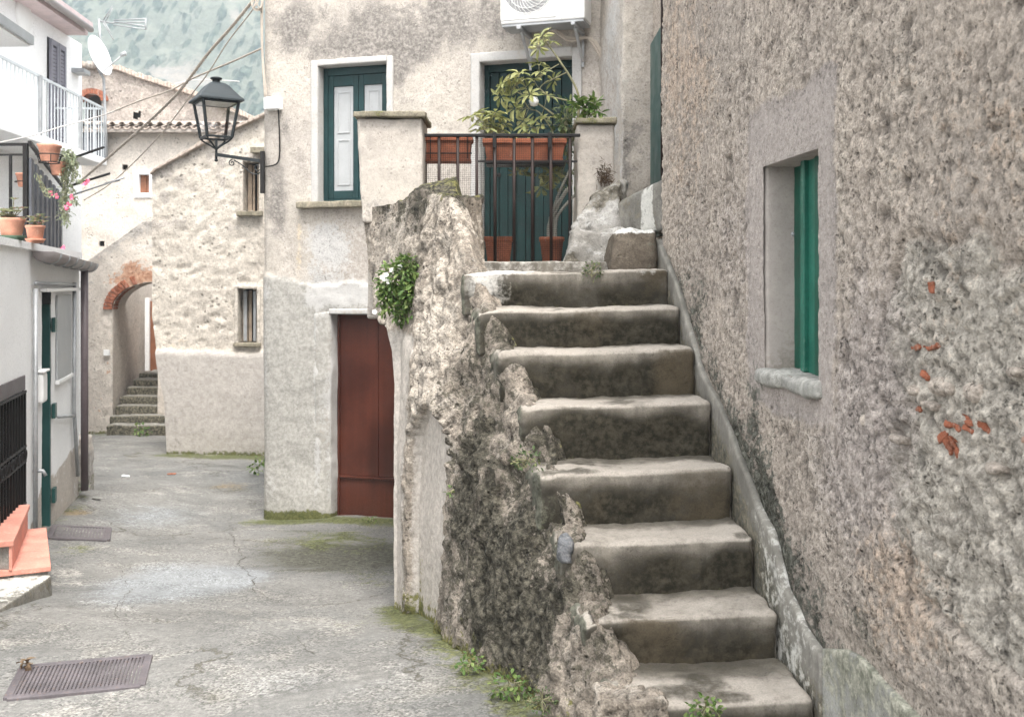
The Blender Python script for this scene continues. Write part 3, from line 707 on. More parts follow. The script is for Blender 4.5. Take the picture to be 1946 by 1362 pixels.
rloft('cement_skirting', U[::-1], zt[::-1], (zt-.75)[::-1], .014, M['skirt'], rh, lambda f: dict(smooth=np.full(len(f), .5), stain=np.clip(.72-(f[:, 2]-np.interp((f[:, :2]-RW.p)@RW.e, su, sz)+.16)*4.2, 0, .72)*.9, white=.45*np.exp(-(((f[:, :2]-RW.p)@RW.e-RW.u(1500))/.4)**2)), 71)
U = np.arange(1.25, RW.u(1567)+.02, .014); zt = .40+fbm(np.stack([U, U*0, U*0], -1), 3, 3, 79)*.03+np.interp(U, [2.4, 3.2, 3.38], [0, .03, -.03])
rloft('plaster_dado', U[::-1], zt[::-1], (zt*0-.2)[::-1], .005, M['dado'], rh, lambda f: dict(smooth=np.full(len(f), .0), stain=.46+.6*fbm(f*[1, 1, .45], 4.5, 4, 81)), 73, .009)
# set-back green door of the right house with downpipe
MBk = MB(); q0 = at(1250, 340, 6.6)
MBk.box(q0.x+.16, q0.x+2.2, 5.9, 9.4, 1.2, 5.6); MBk.build('set_back_wall', M['right'], rh)
dd = MB(); dd.box(q0.x+.10, q0.x+.159, 6.9, 7.7, 1.9, 3.35); dd.build('door', M['greenD'], rh, bevel=.005)
dd = MB(); dd.tube([(q0.x+.07, 6.75, 1.9), (q0.x+.07, 6.75, 5.6)], .03, 10); dd.build('downpipe', M['ironbrown'], rh, True)

# ================================================================== STONE STAIRCASE
st = thing('stone_staircase', 'worn cement staircase of eight broad steps climbing along the pebbly right wall', 'staircase', V(.6, 3.3, 0))
NY = [5.41, 5.13, 4.855, 4.57, 4.26, 3.97, 3.70, 3.36]; NZ = [1.628, 1.445, 1.25, 1.033, .79, .575, .37, .195]
LX = [880, 905, 945, 985, 1020, 1065, 1105, 1165]
EV = Vector((1, .0872, 0)).normalized()
for i in range(8):
    y0 = NY[i]; y1 = (NY[i-1] if i else 6.1)+.05; zt = NZ[i]; zb = (NZ[i+1] if i < 7 else -.05)-.06
    xr = 1.315-.0872*y0-.02; xl = (LX[i]-CX)/F*y0+.0
    yr = y0+.015; yl = y0-.0872*(xr-xl)*.6+.01
    sag = .012
    c = [V(xl, yl+.02, zb), V(xr, yr+.02, zb), V(xl-.05, y1, zb), V(xr-.02, y1+.05, zb), V(xl, yl, zt-.012), V(xr, yr, zt), V(xl-.05, y1, zt-.01), V(xr-.02, y1+.05, zt+.002)]
    def sa(P, N, zt=zt, y0=y0, zb=zb, i=i):
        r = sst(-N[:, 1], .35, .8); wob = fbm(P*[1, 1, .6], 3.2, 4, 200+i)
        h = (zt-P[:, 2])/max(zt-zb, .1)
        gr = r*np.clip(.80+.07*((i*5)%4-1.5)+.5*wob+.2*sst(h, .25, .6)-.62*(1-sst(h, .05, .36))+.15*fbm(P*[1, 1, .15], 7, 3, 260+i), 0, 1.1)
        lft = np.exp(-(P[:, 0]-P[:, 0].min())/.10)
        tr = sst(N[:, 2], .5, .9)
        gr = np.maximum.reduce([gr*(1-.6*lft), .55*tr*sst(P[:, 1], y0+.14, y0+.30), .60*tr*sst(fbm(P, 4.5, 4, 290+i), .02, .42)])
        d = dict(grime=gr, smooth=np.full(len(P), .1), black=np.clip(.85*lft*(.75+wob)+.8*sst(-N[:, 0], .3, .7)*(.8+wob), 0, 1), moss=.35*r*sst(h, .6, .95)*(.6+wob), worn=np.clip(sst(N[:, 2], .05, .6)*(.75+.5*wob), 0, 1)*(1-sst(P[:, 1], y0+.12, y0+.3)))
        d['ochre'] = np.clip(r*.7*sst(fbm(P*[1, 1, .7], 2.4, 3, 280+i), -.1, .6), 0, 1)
        if i == 0: d['white'] = np.clip(.75*np.exp(-((P[:, 0]+.15)/.12)**2-((P[:, 2]-1.54)/.12)**2)*(.8+wob)+.75*sst(P[:, 2], 1.59, 1.62)*sst(wob, -.15, .2), 0, 1); d['grime'] = d['grime']*.85
        return d
    def dip(P, N, y0=y0, xl=xl, xr=xr, zt=zt):
        t = (P[:, 0]-xl)/(xr-xl); w_ = np.exp(-((t-.45)/.3)**2)*sst(P[:, 2], zt-.1, zt)
        q = np.exp(-(P[:, 0]-xl)/.07); P[:, 2] -= q*(.012+np.abs(fbm(P, 14, 3, 240))*.05)*sst(P[:, 2], zt-.15, zt-.03); P[:, 1] += q*fbm(P, 12, 3, 241)*.035; P[:, 2] -= .012*w_; P[:, 1] += .012*w_*sst(-N[:, 1], 0, .5); return P
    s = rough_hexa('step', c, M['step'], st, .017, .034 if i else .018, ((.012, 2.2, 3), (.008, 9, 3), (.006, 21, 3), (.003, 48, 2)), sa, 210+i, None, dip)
s = rough_hexa('threshold', [V(x, y, z) for z in (1.55, 1.678) for y in (5.80, 7.2) for x in (-.17, .62)], M['step'], st, .03, .012, ((.006, 5, 3), (.004, 25, 3)), lambda P, N: dict(white=np.full(len(P), .35), smooth=np.full(len(P), .4)), 230)
rough_hexa('landing', [V(x, y, z) for z in (.9, 1.617) for y in (5.44, 7.0) for x in (-.19, .80)], M['step'], st, .06, .02, ((.004, 5, 3),), None, 233)
mb = MB(); mb.hexa([V(-.30, 5.5, -.4), V(.7, 5.5, -.4), V(-.45, 7.0, -.5), V(.7, 7.0, -.5), V(-.2, 5.5, 1.2), V(.7, 5.5, 1.2), V(-.3, 7.0, 1.3), V(.7, 7.0, 1.3)]); mb.build('core', M['stair_side'], st)
# side wall loft: polylines from the ground up, near to far
cols = [
 [(.27,3.0,-.08),(.30,3.02,0),(.36,3.04,.1),(.42,3.05,.17)],
 [(.19,3.35,-.10),(.23,3.36,0),(.30,3.37,.12),(.36,3.39,.19)],
 [(.09,3.75,-.12),(.14,3.74,.06),(.20,3.72,.22),(.28,3.71,.355)],
 [(-.03,4.1,-.14),(.03,4.07,.13),(.10,4.02,.36),(.215,3.98,.56)],
 [(-.16,4.4,-.16),(-.10,4.37,.2),(-.02,4.31,.5),(.13,4.27,.77)],
 [(-.28,4.75,-.19),(-.23,4.70,.22),(-.15,4.64,.65),(.055,4.58,1.02)],
 [(-.40,5.1,-.24),(-.37,5.04,.25),(-.28,4.96,.8),(-.04,4.865,1.24)],
 [(-.50,5.4,-.28),(-.49,5.36,.3),(-.41,5.26,.95),(-.15,5.14,1.435)],
 [(-.585,5.65,-.32),(-.575,5.62,.35),(-.50,5.54,1.05),(-.235,5.42,1.60)],
 [(-.63,5.78,-.34),(-.62,5.75,.4),(-.56,5.72,1.15),(-.36,5.72,2.06)],
 [(-.66,5.86,-.36),(-.655,5.85,.5),(-.63,5.88,1.2),(-.50,5.98,2.075)],
 None, None]
fe = [at(748,1195,5.86),at(747,1157,5.86),at(746,1000,5.90),at(747,860,5.95),at(748,720,6.05),at(742,660,6.15),at(728,622,6.3),at(706,592,6.55),at(696,540,6.7),at(690,460,6.8),at(688,397,6.8)]
me_ = [at(760,1180,5.84),at(757,1157,5.85),at(757,1000,5.88),at(757,860,5.92),at(764,720,6.0),at(764,650,6.1),at(752,580,6.2),at(745,540,6.3),at(742,480,6.4),at(745,425,6.45),at(760,384,6.4)]
def resample(p, n):
    p = np.array([list(q) for q in p], float); d = np.r_[0, np.cumsum(np.linalg.norm(np.diff(p, axis=0), axis=1))]
    # smooth curve through the points
    t = np.linspace(0, d[-1], n); return np.stack([np.interp(t, d, p[:, k]) for k in range(3)], -1)
NVV = 190
_top = {}
_c2 = []
for i in range(9):
    c = [np.array(p) for p in cols[i]]
    nz_ = NZ[7-(i-1)] if i >= 1 else None
    if i >= 1:      # foot of the riser just in front of this nosing, then the nosing itself
        lowz = (NZ[7-(i-2)] if i >= 2 else -.02)+.015
        lo = [q.copy() for q in c]; dy = -.075; x_ = (LX[7-(i-1)]-CX)/F*NY[7-(i-1)]
        lo = [q+np.array([.02, dy, 0]) for q in lo]; sc_ = (lowz-lo[0][2])/(c[-1][2]-lo[0][2])
        for q in lo: q[2] = lo[0][2]+(q[2]-lo[0][2])*sc_
        lo[-1][0] = x_+.11; _c2.append([tuple(q) for q in lo])
        md = [q+np.array([0, -.045, 0]) for q in c]; sc_ = ((lowz*.45+nz_*.55)-md[0][2])/(c[-1][2]-md[0][2])
        for q in md: q[2] = md[0][2]+(q[2]-md[0][2])*sc_
        md[-1][0] = x_+.075; md[-1][1] = NY[7-(i-1)]-.05; _c2.append([tuple(q) for q in md])
        hi = [q.copy() for q in c]; hi[-1] = np.array([x_+.03, NY[7-(i-1)]+.0, nz_-.006]); _c2.append([tuple(q) for q in hi])
    else: _c2.append(cols[i])
cols = _c2+cols[9:]
for c in cols:
    if c is not None: t_ = c[-1]; c += [(t_[0]+.05, t_[1]+.01, t_[2]-.004), (t_[0]+.11, t_[1]+.03, t_[2]-.06)]
C = [resample(c, NVV) for c in cols if c is not None]+[resample(me_, NVV), resample(fe, NVV)]
bk = C[-1]+np.array([.22, .35, 0]); bk2 = C[-1]+np.array([.5, .9, 0])
C = np.array(C+[bk, bk2])
seg = np.linalg.norm(np.diff(C.mean(1), axis=0), axis=1); dk = np.r_[0, np.cumsum(seg)]
tt = np.linspace(0, dk[-1], 330)
SP = np.zeros((len(tt), NVV, 3))
for k in range(3):
    for j in range(NVV): SP[:, j, k] = np.interp(tt, dk, C[:, j, k])
for _ in range(3):      # soften the facets of the loft
    SP[1:-1] = .25*SP[:-2]+.5*SP[1:-1]+.25*SP[2:]; SP[:, 1:-1] = .25*SP[:, :-2]+.5*SP[:, 1:-1]+.25*SP[:, 2:]
N_ = np.cross(np.gradient(SP, axis=0), np.gradient(SP, axis=1)); N_ /= np.linalg.norm(N_, axis=2, keepdims=True)+1e-9
if N_[60, 60, 0] > 0: N_ = -N_; sflip = True
else: sflip = False
f = SP.reshape(-1, 3).copy(); nf = N_.reshape(-1, 3)
def arch_mask(f):
    yc, hw, zs_ = 5.36, .30, .62        # centre along the wall, half width, springing height
    y = f[:, 1]; z = f[:, 2]; dy = (y-yc)/hw
    topz = zs_+.30*np.sqrt(np.clip(1-np.clip(dy*.98, -1, 1)**2, 0, 1))
    ins = (np.abs(dy) < 1) & (z < topz)
    dist = np.minimum((1-np.abs(dy))*hw, topz-z)
    ring = np.hypot(dy*hw, np.clip(z-zs_, 0, 9)*1.0)
    return ins, dist, dy, ring, topz
ins, dist, dy, ring, topz = arch_mask(f)
am_ = np.where(ins, sst(dist, -.002, .022), 0)
plain = sst(f[:, 1], 5.62, 5.80)*sst(-f[:, 2], -1.35, -1.2)       # smooth plaster return near the far edge
sm = np.clip(am_+plain, 0, 1)
vr = f*[1, 1, .45]
rough = fbm(vr, 3.2, 4, 301)*.045+fbm(vr, 10, 4, 302, .6)*.034-np.abs(fbm(vr, 7, 4, 303, .6))*.05-.02*sst(fbm(vr, 18, 3, 304), .2, .5)
w1, w2, wi = worley(f*[1, 1, 1.3], 7, 305); rough += (np.clip(w2-w1, 0, .5)-.2)*.06*sst(fbm(f, 1.7, 3, 306), -.25, .25)
rough *= 1-.72*sst(np.tile(np.linspace(0, 1, NVV), len(tt)), .82, .95)
r5 = fbm(f*[1, 1, .6], 38, 3, 307, .65); r6 = np.abs(fbm(f*[1, 1, .5], 16, 3, 308, .6)); rough += r5*.012-r6*.016+.004
cavs = np.clip(sst(-r5, .1, .4)*.7+sst(r6, .28, .5)*.5+sst(-fbm(vr, 10, 4, 302, .6), .2, .5)*.4, 0, 1)  # rubble hollows that get shade painted into their colour
vous = (ring > .28) & (ring < .41) & (f[:, 2] > .70) & (np.abs(f[:, 1]-5.36) < .42)
ang = np.arctan2(f[:, 2]-.62, f[:, 1]-5.36)
vm = np.where((f[:, 2] > topz) & (f[:, 2] < topz+.14) & (np.abs(dy) < 1.12) & (f[:, 2] > .6), 1., 0.)
f += nf*((rough*(1-.88*sm)*(1-.5*vm)-am_*.075+vm*(.012*np.sign(np.sin(ang*34))-.004)))[:, None]
U_, V_ = np.meshgrid(np.linspace(0, 1, len(tt)), np.linspace(0, 1, NVV), indexing='ij'); U_, V_ = U_.ravel(), V_.ravel()
wob = fbm(f*[1, 1, .5], 2.2, 5, 310); wob2 = fbm(f*[1, 1, .35], 6, 4, 311)
def fb(px, py, Y, ry, rz):
    c = at(px, py, Y); return np.exp(-((f[:, 1]-Y)/ry)**2-((f[:, 2]-c.z)/rz)**2)
black = .95*fb(930, 1080, 4.5, .46, .48)+.6*fb(960, 900, 4.75, .35, .35)+.7*fb(1010, 1200, 4.0, .4, .3)+.55*fb(940, 690, 5.05, .28, .35)+.75*sst(f[:, 2]+.12*fbm(f, 5, 3, 315), 1.93, 2.06)+.45*fb(760, 430, 6.3, .5, .1)
black += .3*np.exp(-(1-V_)*9)*(f[:, 1] < 5.5)
black = black*(1-sm*.9)*(.8+.55*wob2)
moss = .75*np.exp(-(f[:, 2]-gz(f[:, 0], f[:, 1]))/.07)+.45*np.exp(-(1-V_)*14)*(.5+wob)*(f[:, 1] < 5.6)+.5*sst(f[:, 2], 1.95, 2.1)*(.5+wob2)
moss += .5*np.exp(-np.abs(f[:, 1]-5.60)/.04)*sst(.25-f[:, 2], 0, .4)
pale = .8*(.6+wob)*sst(f[:, 1], 4.9, 5.6)*(f[:, 2] > .5)+vm*.5+.45*sst(wob, .1, .4)
A = dict(cav=cavs*(1-sm), black=black, moss=np.clip(moss, 0, 1), pale=np.clip(pale, 0, 1)*(1-sm), cement=sm*.95, smooth=np.clip(sm*.8, 0, 1))
gridmesh('side_wall', f.reshape(SP.shape), M['stair_side'], st, A, None, True, sflip)
# parapet at the head of the steps
def pat(P, N):
    wv_ = fbm(P, 4, 4, 330)
    return dict(black=.6*sst(N[:, 2], .2, .7)+.6*np.clip(sst(P[:, 2], 1.93, 2.06)+.5*wv_-.1, 0, 1), pale=.55*sst(wv_, -.1, .3), moss=.4*sst(N[:, 2], .3, .8), cement=.35*sst(-wv_, .1, .4))
zp = at(918, 370, 5.95).z; pr = at(918, 500, 5.95)
def pbump(P, N):
    P[:, 2] += sst(P[:, 2], 1.8, 2.05)*.13*np.clip((P[:, 0]+.95)/.56, 0, 1)**1.3*(1-sst(P[:, 0], -.34, -.29))*np.exp(-((P[:, 1]-6.25)/.3)**4); return P
rough_hexa('parapet', [V(-.345,5.62,1.5),V(pr.x,5.93,1.60),V(-.86,6.85,1.3),V(pr.x-.1,6.75,1.3),V(-.335,5.72,zp-.01),V(pr.x-.003,5.96,zp),V(-.93,6.85,2.03),V(pr.x-.12,6.75,2.04)], M['stair_side'], st, .02, .03,
           ((.018, 4, 3), (.020, 12, 4), (.009, 35, 3)), pat, 331, None, pbump)
# crumbled stones at the step ends and by the lowest step
for i, (px, py, Y, a, b, c_, mt) in enumerate([(1073,1042,3.98,.027,.045,.046,'stone'),(1228,1345,3.2,.060,.05,.045,'stair_side'),(1180,1350,3.28,.08,.08,.06,'stair_side')]):
    p = at(px, py, Y)
    rough_hexa('broken_stone', [p+V((2*(q & 1)-1)*a, (2*((q >> 1) & 1)-1)*b, (2*((q >> 2) & 1)-1)*c_) for q in range(8)], M[mt], st, .008, .018, ((.022, 11, 4), (.014, 34, 3)), None, 350+i)

# stone blocks to the right of the landing
p0 = at(1158, 508, 5.62); p1 = at(1247, 432, 5.62)
o = rough_hexa('stone_block', [V(p0.x,5.62,1.60),V(p1.x+.02,5.62,1.60),V(p0.x,6.3,1.60),V(p1.x+.05,6.3,1.60),V(p0.x+.035,5.66,p1.z-.01),V(p1.x+.02,5.64,p1.z),V(p0.x+.02,6.3,p1.z),V(p1.x+.05,6.3,p1.z)], M['block'], None, .018, .05, ((.02, 6, 3), (.010, 20, 3)), lambda P, N: dict(white=.75*sst(N[:, 2], .3, .8), black=.3*sst(fbm(P, 5, 3, 1), .1, .4)), 360, V(.65, 5.9, 1.62))
tag(o, 'rounded brown stone block at the right end of the landing, against the pebbly wall', 'stone block')
p0 = at(1072, 497, 5.95); p1 = at(1165, 436, 5.95)
def wat(P, N): q = fbm(P, 6, 4, 371); return dict(black=np.clip(.55*sst(q, .0, .35)+.35*sst(P[:, 0], .45, .30), 0, 1), stain=.3*sst(-q, .1, .4))
o = rough_hexa('rubble_kerb', [V(p0.x-.02,5.93,1.6),V(p1.x+.1,5.93,1.6),V(p0.x+.02,6.55,1.6),V(p1.x+.1,6.55,1.6),V(p0.x+.06,5.98,p1.z-.01),V(p1.x+.1,5.96,p1.z),V(p0.x+.07,6.55,p1.z),V(p1.x+.1,6.55,p1.z)], M['whitewash'], None, .016, .03, ((.035, 5, 3), (.022, 16, 4)), wat, 372, V(.4, 6.2, 1.64))
tag(o, 'low whitewashed rubble kerb beside the round flowerpot, left of the brown stone block', 'kerb')
o = rough_hexa('parapet_wall', [at(1165,445,6.5), at(1262,440,6.0), at(1160,445,7.2), at(1275,445,6.7), at(1168,392,6.5), at(1262,338,6.0), at(1163,385,7.2), at(1275,350,6.7)], M['skirt'], None, .02, .03, ((.015, 5, 3), (.008, 20, 3)), lambda P, N: dict(white=.75*sst(fbm(P*[1, 1, .4], 6, 3, 5), .05, .3), stain=.45*sst(fbm(P, 4, 3, 6), 0, .4)), 375, V(.75, 6.5, 1.8))
tag(o, 'grey sloping cement parapet with white drips behind the brown stone block', 'parapet')
o = rough_hexa('rubble_mound', [at(1082,445,6.4), at(1185,445,6.4), at(1082,445,7.1), at(1185,445,7.1), at(1120,376,6.55), at(1175,350,6.55), at(1118,372,7.1), at(1185,345,7.1)], M['whitewash'], None, .016, .025, ((.05, 5, 3), (.035, 14, 4), (.012, 35, 3)), lambda P, N: dict(black=.5*sst(fbm(P, 5, 3, 8), -.05, .3)+.3*sst(P[:, 2], 1.95, 2.1), stain=.3+0*P[:, 0]), 377, V(.6, 6.7, 1.9))
tag(o, 'crumbling rubble mound at the foot of the narrow right terrace pillar', 'rubble')

# ================================================================== TERRACE, PILLARS, RAILING
FA = Plane(-2.43, 10.0, 3.23, -1, 1)
FA.n = np.array([-abs(FA.e[1]), -abs(FA.e[0])])
te = thing('terrace', 'plastered terrace between the steps and the green door, carried over the red metal door', 'terrace', V(-.2, 7.5, 1.3))
fc = lambda x: 10.0-(x+2.43)*.3096
rough_hexa('slab', [V(-.97,6.86,1.32),V(.70,6.86,1.32),V(-.97,fc(-.97)-.03,1.32),V(.70,fc(.7)-.03,1.32),V(-.97,6.86,1.66),V(.70,6.86,1.66),V(-.97,fc(-.97)-.03,1.66),V(.70,fc(.7)-.03,1.66)], M['facade'], te, .08, .02, ((.01, 4, 3),), None, 401)
mb = MB(); mb.hexa([V(-.40,7.02,-.6),V(.7,7.02,-.6),V(-.45,fc(-.45)-.04,-.7),V(.7,fc(.7)-.04,-.7),V(-.40,7.02,1.31),V(.7,7.02,1.31),V(-.45,fc(-.45)-.04,1.31),V(.7,fc(.7)-.04,1.31)]); mb.build('support_wall', M['facade'], te)
def pillar(label, x0, x1, y0, y1, zb, zt, capo, xoff=0, seed=0):
    t = thing('pillar', label, 'pillar', V((x0+x1)/2, (y0+y1)/2, zb), 'plastered pillars at the ends of the terrace railing')
    rough_hexa('shaft', [V(x0+xoff,y0,zb),V(x1,y0,zb),V(x0+xoff,y1,zb),V(x1,y1,zb),V(x0,y0,zt),V(x1,y0,zt),V(x0,y1,zt),V(x1,y1,zt)], M['facade'], t, .02, .018, ((.010, 4, 3), (.004, 22, 3)),
               lambda P, N: dict(grime=np.clip(.35*sst(-(P[:, 2]-zb), -.45, 0)+.3*sst(fbm(P*[1, 1, .4], 5, 4, seed), .05, .35), 0, 1), smooth=np.full(len(P), .4)), seed)
    rough_hexa('cap', [V(x, y, z) for z in (zt+.002, zt+.042) for y in (y0-.04, y1+.04) for x in (x0-capo, x1+capo)], M['cap'], t, .016, .010, ((.008, 7, 3), (.004, 30, 3)), lambda P, N: dict(moss=.35+.3*fbm(P, 8, 3, seed)), seed+3)
    return t
a = at(679, 219, 6.7); b = at(803, 219, 6.7)
pillar('wide plastered pillar with a thin mossy stone cap at the left end of the terrace railing', a.x, b.x, 6.70, 7.10, 1.95, a.z-.02, .022, .03, 410)
a = at(1097, 228, 6.9); b = at(1151, 228, 6.9)
pillar('narrow plastered pillar carrying a potted plant, at the right end of the terrace railing', a.x, b.x+.06, 6.90, 7.35, 1.66, a.z-.03, .012, 0, 420)

YR = 6.86
xl = at(803, 255, YR).x; xr = at(1097, 255, YR).x; zr = at(900, 257, YR).z; zbot = 1.672
ir = thing('iron_railing', 'brown iron railing with netting between the two terrace pillars, in front of the teal door', 'railing', V((xl+xr)/2, YR, zbot))
mb = MB(); mb.box(xl-.02, xr+.02, YR-.018, YR+.018, zr-.012, zr+.008); mb.build('top_rail', M['iron'], ir, bevel=.003)
for px in (834.6, 870.5, 906, 941, 977, 1012, 1047.5, 1083):
    x = at(px, 300, YR).x; mb = MB(); mb.tube([(x, YR, zbot-.02), (x+random.uniform(-.003, .003), YR, zr-.01)], .0115, 10); mb.build('bar', M['ironbrown'], ir, True)
mb = MB(); mb.box(at(908, 0, YR).x, xr, YR-.010, YR+.010, at(0, 307, YR).z-.006, at(0, 307, YR).z+.006); mb.build('cross_rail', M['iron'], ir)
mb = MB(); r_ = .0007; xs_ = np.arange(xl, at(1078, 0, YR).x, .0127); zs_ = np.arange(zbot, zr, .0127)
for x in xs_: mb.box(x-r_, x+r_, YR+.016, YR+.0175, zbot, zr)
for z in zs_: mb.box(xl, xs_[-1], YR+.0177, YR+.019, z-r_, z+r_)
mb.build('netting', M['iron'], ir)

# ------------------------------------------------------------------ planter boxes and pots on the terrace
def planter(label, px0, px1, pyt, pyb, Y, dep, mat, group):
    a = at(px0, pyt, Y); b = at(px1, pyb, Y); zt, zb = a.z, b.z; t = thing('planter_box', label, 'planter box', V((a.x+b.x)/2, Y+dep/2, zb), group)
    ins = (b.x-a.x)*.045; h = zt-zb
    mb = MB()
    def ring(x0, x1, y0, y1, z): return [V(x0, y0, z), V(x1, y0, z), V(x1, y1, z), V(x0, y1, z)]
    rs = [ring(a.x+ins, b.x-ins, Y+.02, Y+dep-.02, zb), ring(a.x+.008, b.x-.008, Y+.006, Y+dep-.006, zt-.035), ring(a.x-.004, b.x+.004, Y-.006, Y+dep+.006, zt-.033), ring(a.x-.004, b.x+.004, Y-.006, Y+dep+.006, zt), ring(a.x+.012, b.x-.012, Y+.012, Y+dep-.012, zt), ring(a.x+.014, b.x-.014, Y+.014, Y+dep-.014, zt-.03)]
    vs = [p for r in rs for p in r]; fs = [(i*4+k, i*4+(k+1) % 4, i*4+4+(k+1) % 4, i*4+4+k) for i in range(5) for k in range(4)]+[(3, 2, 1, 0)]
    mb.add(vs, fs); mb.build('body', mat, t, bevel=.004)
    mb = MB(); mb.box(a.x+.016, b.x-.016, Y+.016, Y+dep-.016, zt-.05, zt-.028); mb.build('soil', M['soil'], t)
    mb = MB(); mb.box(a.x+ins-.006, b.x-ins+.006, Y+.008, Y+dep-.008, zb-.012, zb+.012); mb.build('drip_tray', mat, t, bevel=.003)
    return t, V((a.x+b.x)/2, Y+dep/2, zt), (a.x, b.x)
G1 = 'terracotta planter boxes on the terrace railing'
t, c1_, x1_ = planter('shorter terracotta planter box hung behind the railing beside the wide pillar', 800, 897, 258, 303, 6.93, .17, M['terra'], G1)
mb = MB(); za = at(0, 300, 6.92).z
for px in (818, 889): 
    x = at(px, 0, 6.92).x; mb.tube([(x, 6.915, za+.16), (x, 6.915, za-.004), (x, 7.1, za-.004)], .004, 6)
mb.tube([(x1_[0], 6.915, za+.03), (x1_[1], 6.915, za+.03)], .004, 6); mb.build('wire_holder', M['iron'], t)
t, c2_, x2_ = planter('long terracotta planter box hung on two hooks in front of the teal door', 918, 1076, 263, 304, 6.94, .18, M['terra'], G1)
for px in (940, 1044):
    x = at(px, 0, 6.94).x; mb = MB(); w_ = .012
    mb.box(x-w_, x+w_, YR-.026, YR-.021, zr-.085, zr+.016); mb.box(x-w_, x+w_, YR-.021, 6.98, zr+.012, zr+.016); mb.box(x-w_, x+w_, 6.925, 6.931, c2_.z-.18, zr+.010); mb.build('hook', M['iron'], t, bevel=.002)
mb = MB(); mb.box(x2_[0]+.02, x2_[1]-.01, 6.925, 7.13, c2_.z-.176, c2_.z-.166); mb.build('bracket_rail', M['iron'], t)

def pot(label, c, r, h, mat, group, saucer=False, n=24, matS=None, rim=.16):
    t = thing('flower_pot', label, 'flowerpot', V(c.x, c.y, c.z), group)
    mb = MB(); mb.lathe(c, [(0, .004), (r*.66, .004), (r*.70, .012), (r*.92, h*(1-rim)), (r, h*(1-rim)+.004), (r*1.02, h*.97), (r*.99, h), (r*.88, h), (r*.86, h*.9)], n); mb.build('body', mat, t, True)
    mb = MB(); mb.lathe(c, [(0, h*.9), (r*.87, h*.89)], n); mb.build('soil', M['soil'], t)
    if saucer: mb = MB(); mb.lathe(c, [(0, 0), (r*.8, 0), (r*1.02, .03), (r*1.04, .03), (r*.82, .006), (0, .006)], n); mb.build('saucer', matS or mat, t, True)
    return t, c+V(0, 0, h*.92)
G2 = 'terracotta flowerpots on the terrace floor'
a = at(948, 497, 7.35); t, _ = None, None
aa = at(920, 449, 7.3); bb = at(975, 449, 7.3)
t = thing('flower_pot', 'square terracotta pot behind the left part of the railing on the terrace floor', 'flowerpot', V((aa.x+bb.x)/2, 7.42, 1.665), G2)
mb = MB(); cx_ = (aa.x+bb.x)/2; hw = (bb.x-aa.x)/2
for (s0, s1, za_, zb_) in ((.74, .93, 1.665, aa.z-.035), (1.0, 1.02, aa.z-.034, aa.z)):
    mb.hexa([V(cx_+i*hw*s, 7.42+j*hw*s, z) for s, z in ((s0, za_), (s1, zb_)) for j in (-1, 1) for i in (-1, 1)])
mb.build('body', M['terra'], t, bevel=.005)
aa = at(1025, 450, 7.15); bb = at(1073, 450, 7.15)
t, ptop = pot('round rimmed terracotta pot holding pale bare stems, behind the right part of the railing', V((aa.x+bb.x)/2, 7.2, 1.665), (bb.x-aa.x)/2, aa.z-1.665, M['terra'], G2)

# ------------------------------------------------------------------ plants of the terrace
def rv(s=1.): return V(random.gauss(0, s), random.gauss(0, s), random.gauss(0, s))
def palm_cluster(mb, st_, base, tip, L, n=8):
    d = (tip-base); st_.tube([base, (base+tip)/2+V(0, 0, -.006), tip], .0022, 5)
    ax = (d.normalized()+V(0, -.35, .5)+rv(.25)).normalized(); a = ax.orthogonal().normalized(); b = ax.cross(a); ph = random.random()*6
    for k in range(n):
        t = ph+2*math.pi*k/n; dr = (a*math.cos(t)+b*math.sin(t))*1.0+ax*random.uniform(.0, .5)+V(0, 0, -.15)
        mb.leaf(tip+dr*.01, dr, ax, L*random.uniform(.7, 1.1), L*random.uniform(.27, .36), random.uniform(.1, .35), .14)
YP = 7.2
us_ = thing('umbrella_plant', 'tall leaning umbrella plant with pale yellow green leaves in front of the teal door', 'plant', V(at(1085, 250, YP).x, YP, c2_.z-.03))
sm_, lf = MB(), MB()
def zp_(x, y): return 780+x/2.62, y/2.62
def pl(pts, Y=YP, dy=0): return [at(*zp_(x, y), Y+dy*i/len(pts)) for i, (x, y) in enumerate(pts)]
def smoothp(p, n=4):
    out = []
    for i in range(len(p)-1):
        p0, p1, p2, p3 = p[max(i-1, 0)], p[i], p[i+1], p[min(i+2, len(p)-1)]
        for k in range(n):
            t = k/n; out.append(.5*((2*p1)+(p2-p0)*t+(2*p0-5*p1+4*p2-p3)*t*t+(3*p1-p0-3*p2+p3)*t**3))
    return out+[p[-1]]
main = smoothp(pl([(800,705),(832,600),(838,490),(810,410),(740,300),(697,240),(665,200)]))
sm_.tube(main, list(np.linspace(.011, .005, len(main))), 7)
main2 = smoothp(pl([(765,700),(770,600),(740,590),(640,520),(560,475),(500,440)])); sm_.tube(main2, list(np.linspace(.009, .004, len(main2))), 6)
main3 = smoothp(pl([(720,700),(700,640),(640,560),(590,540),(560,490)])); sm_.tube(main3, .005, 6)
main4 = smoothp(pl([(800,505),(730,490),(690,480),(640,440)])); sm_.tube(main4, .006, 6)
main5 = smoothp(pl([(780,360),(720,390),(660,420),(640,450)])); sm_.tube(main5, .0045, 6)
main6 = smoothp(pl([(740,320),(690,350),(640,390)])); sm_.tube(main6, .004, 6)
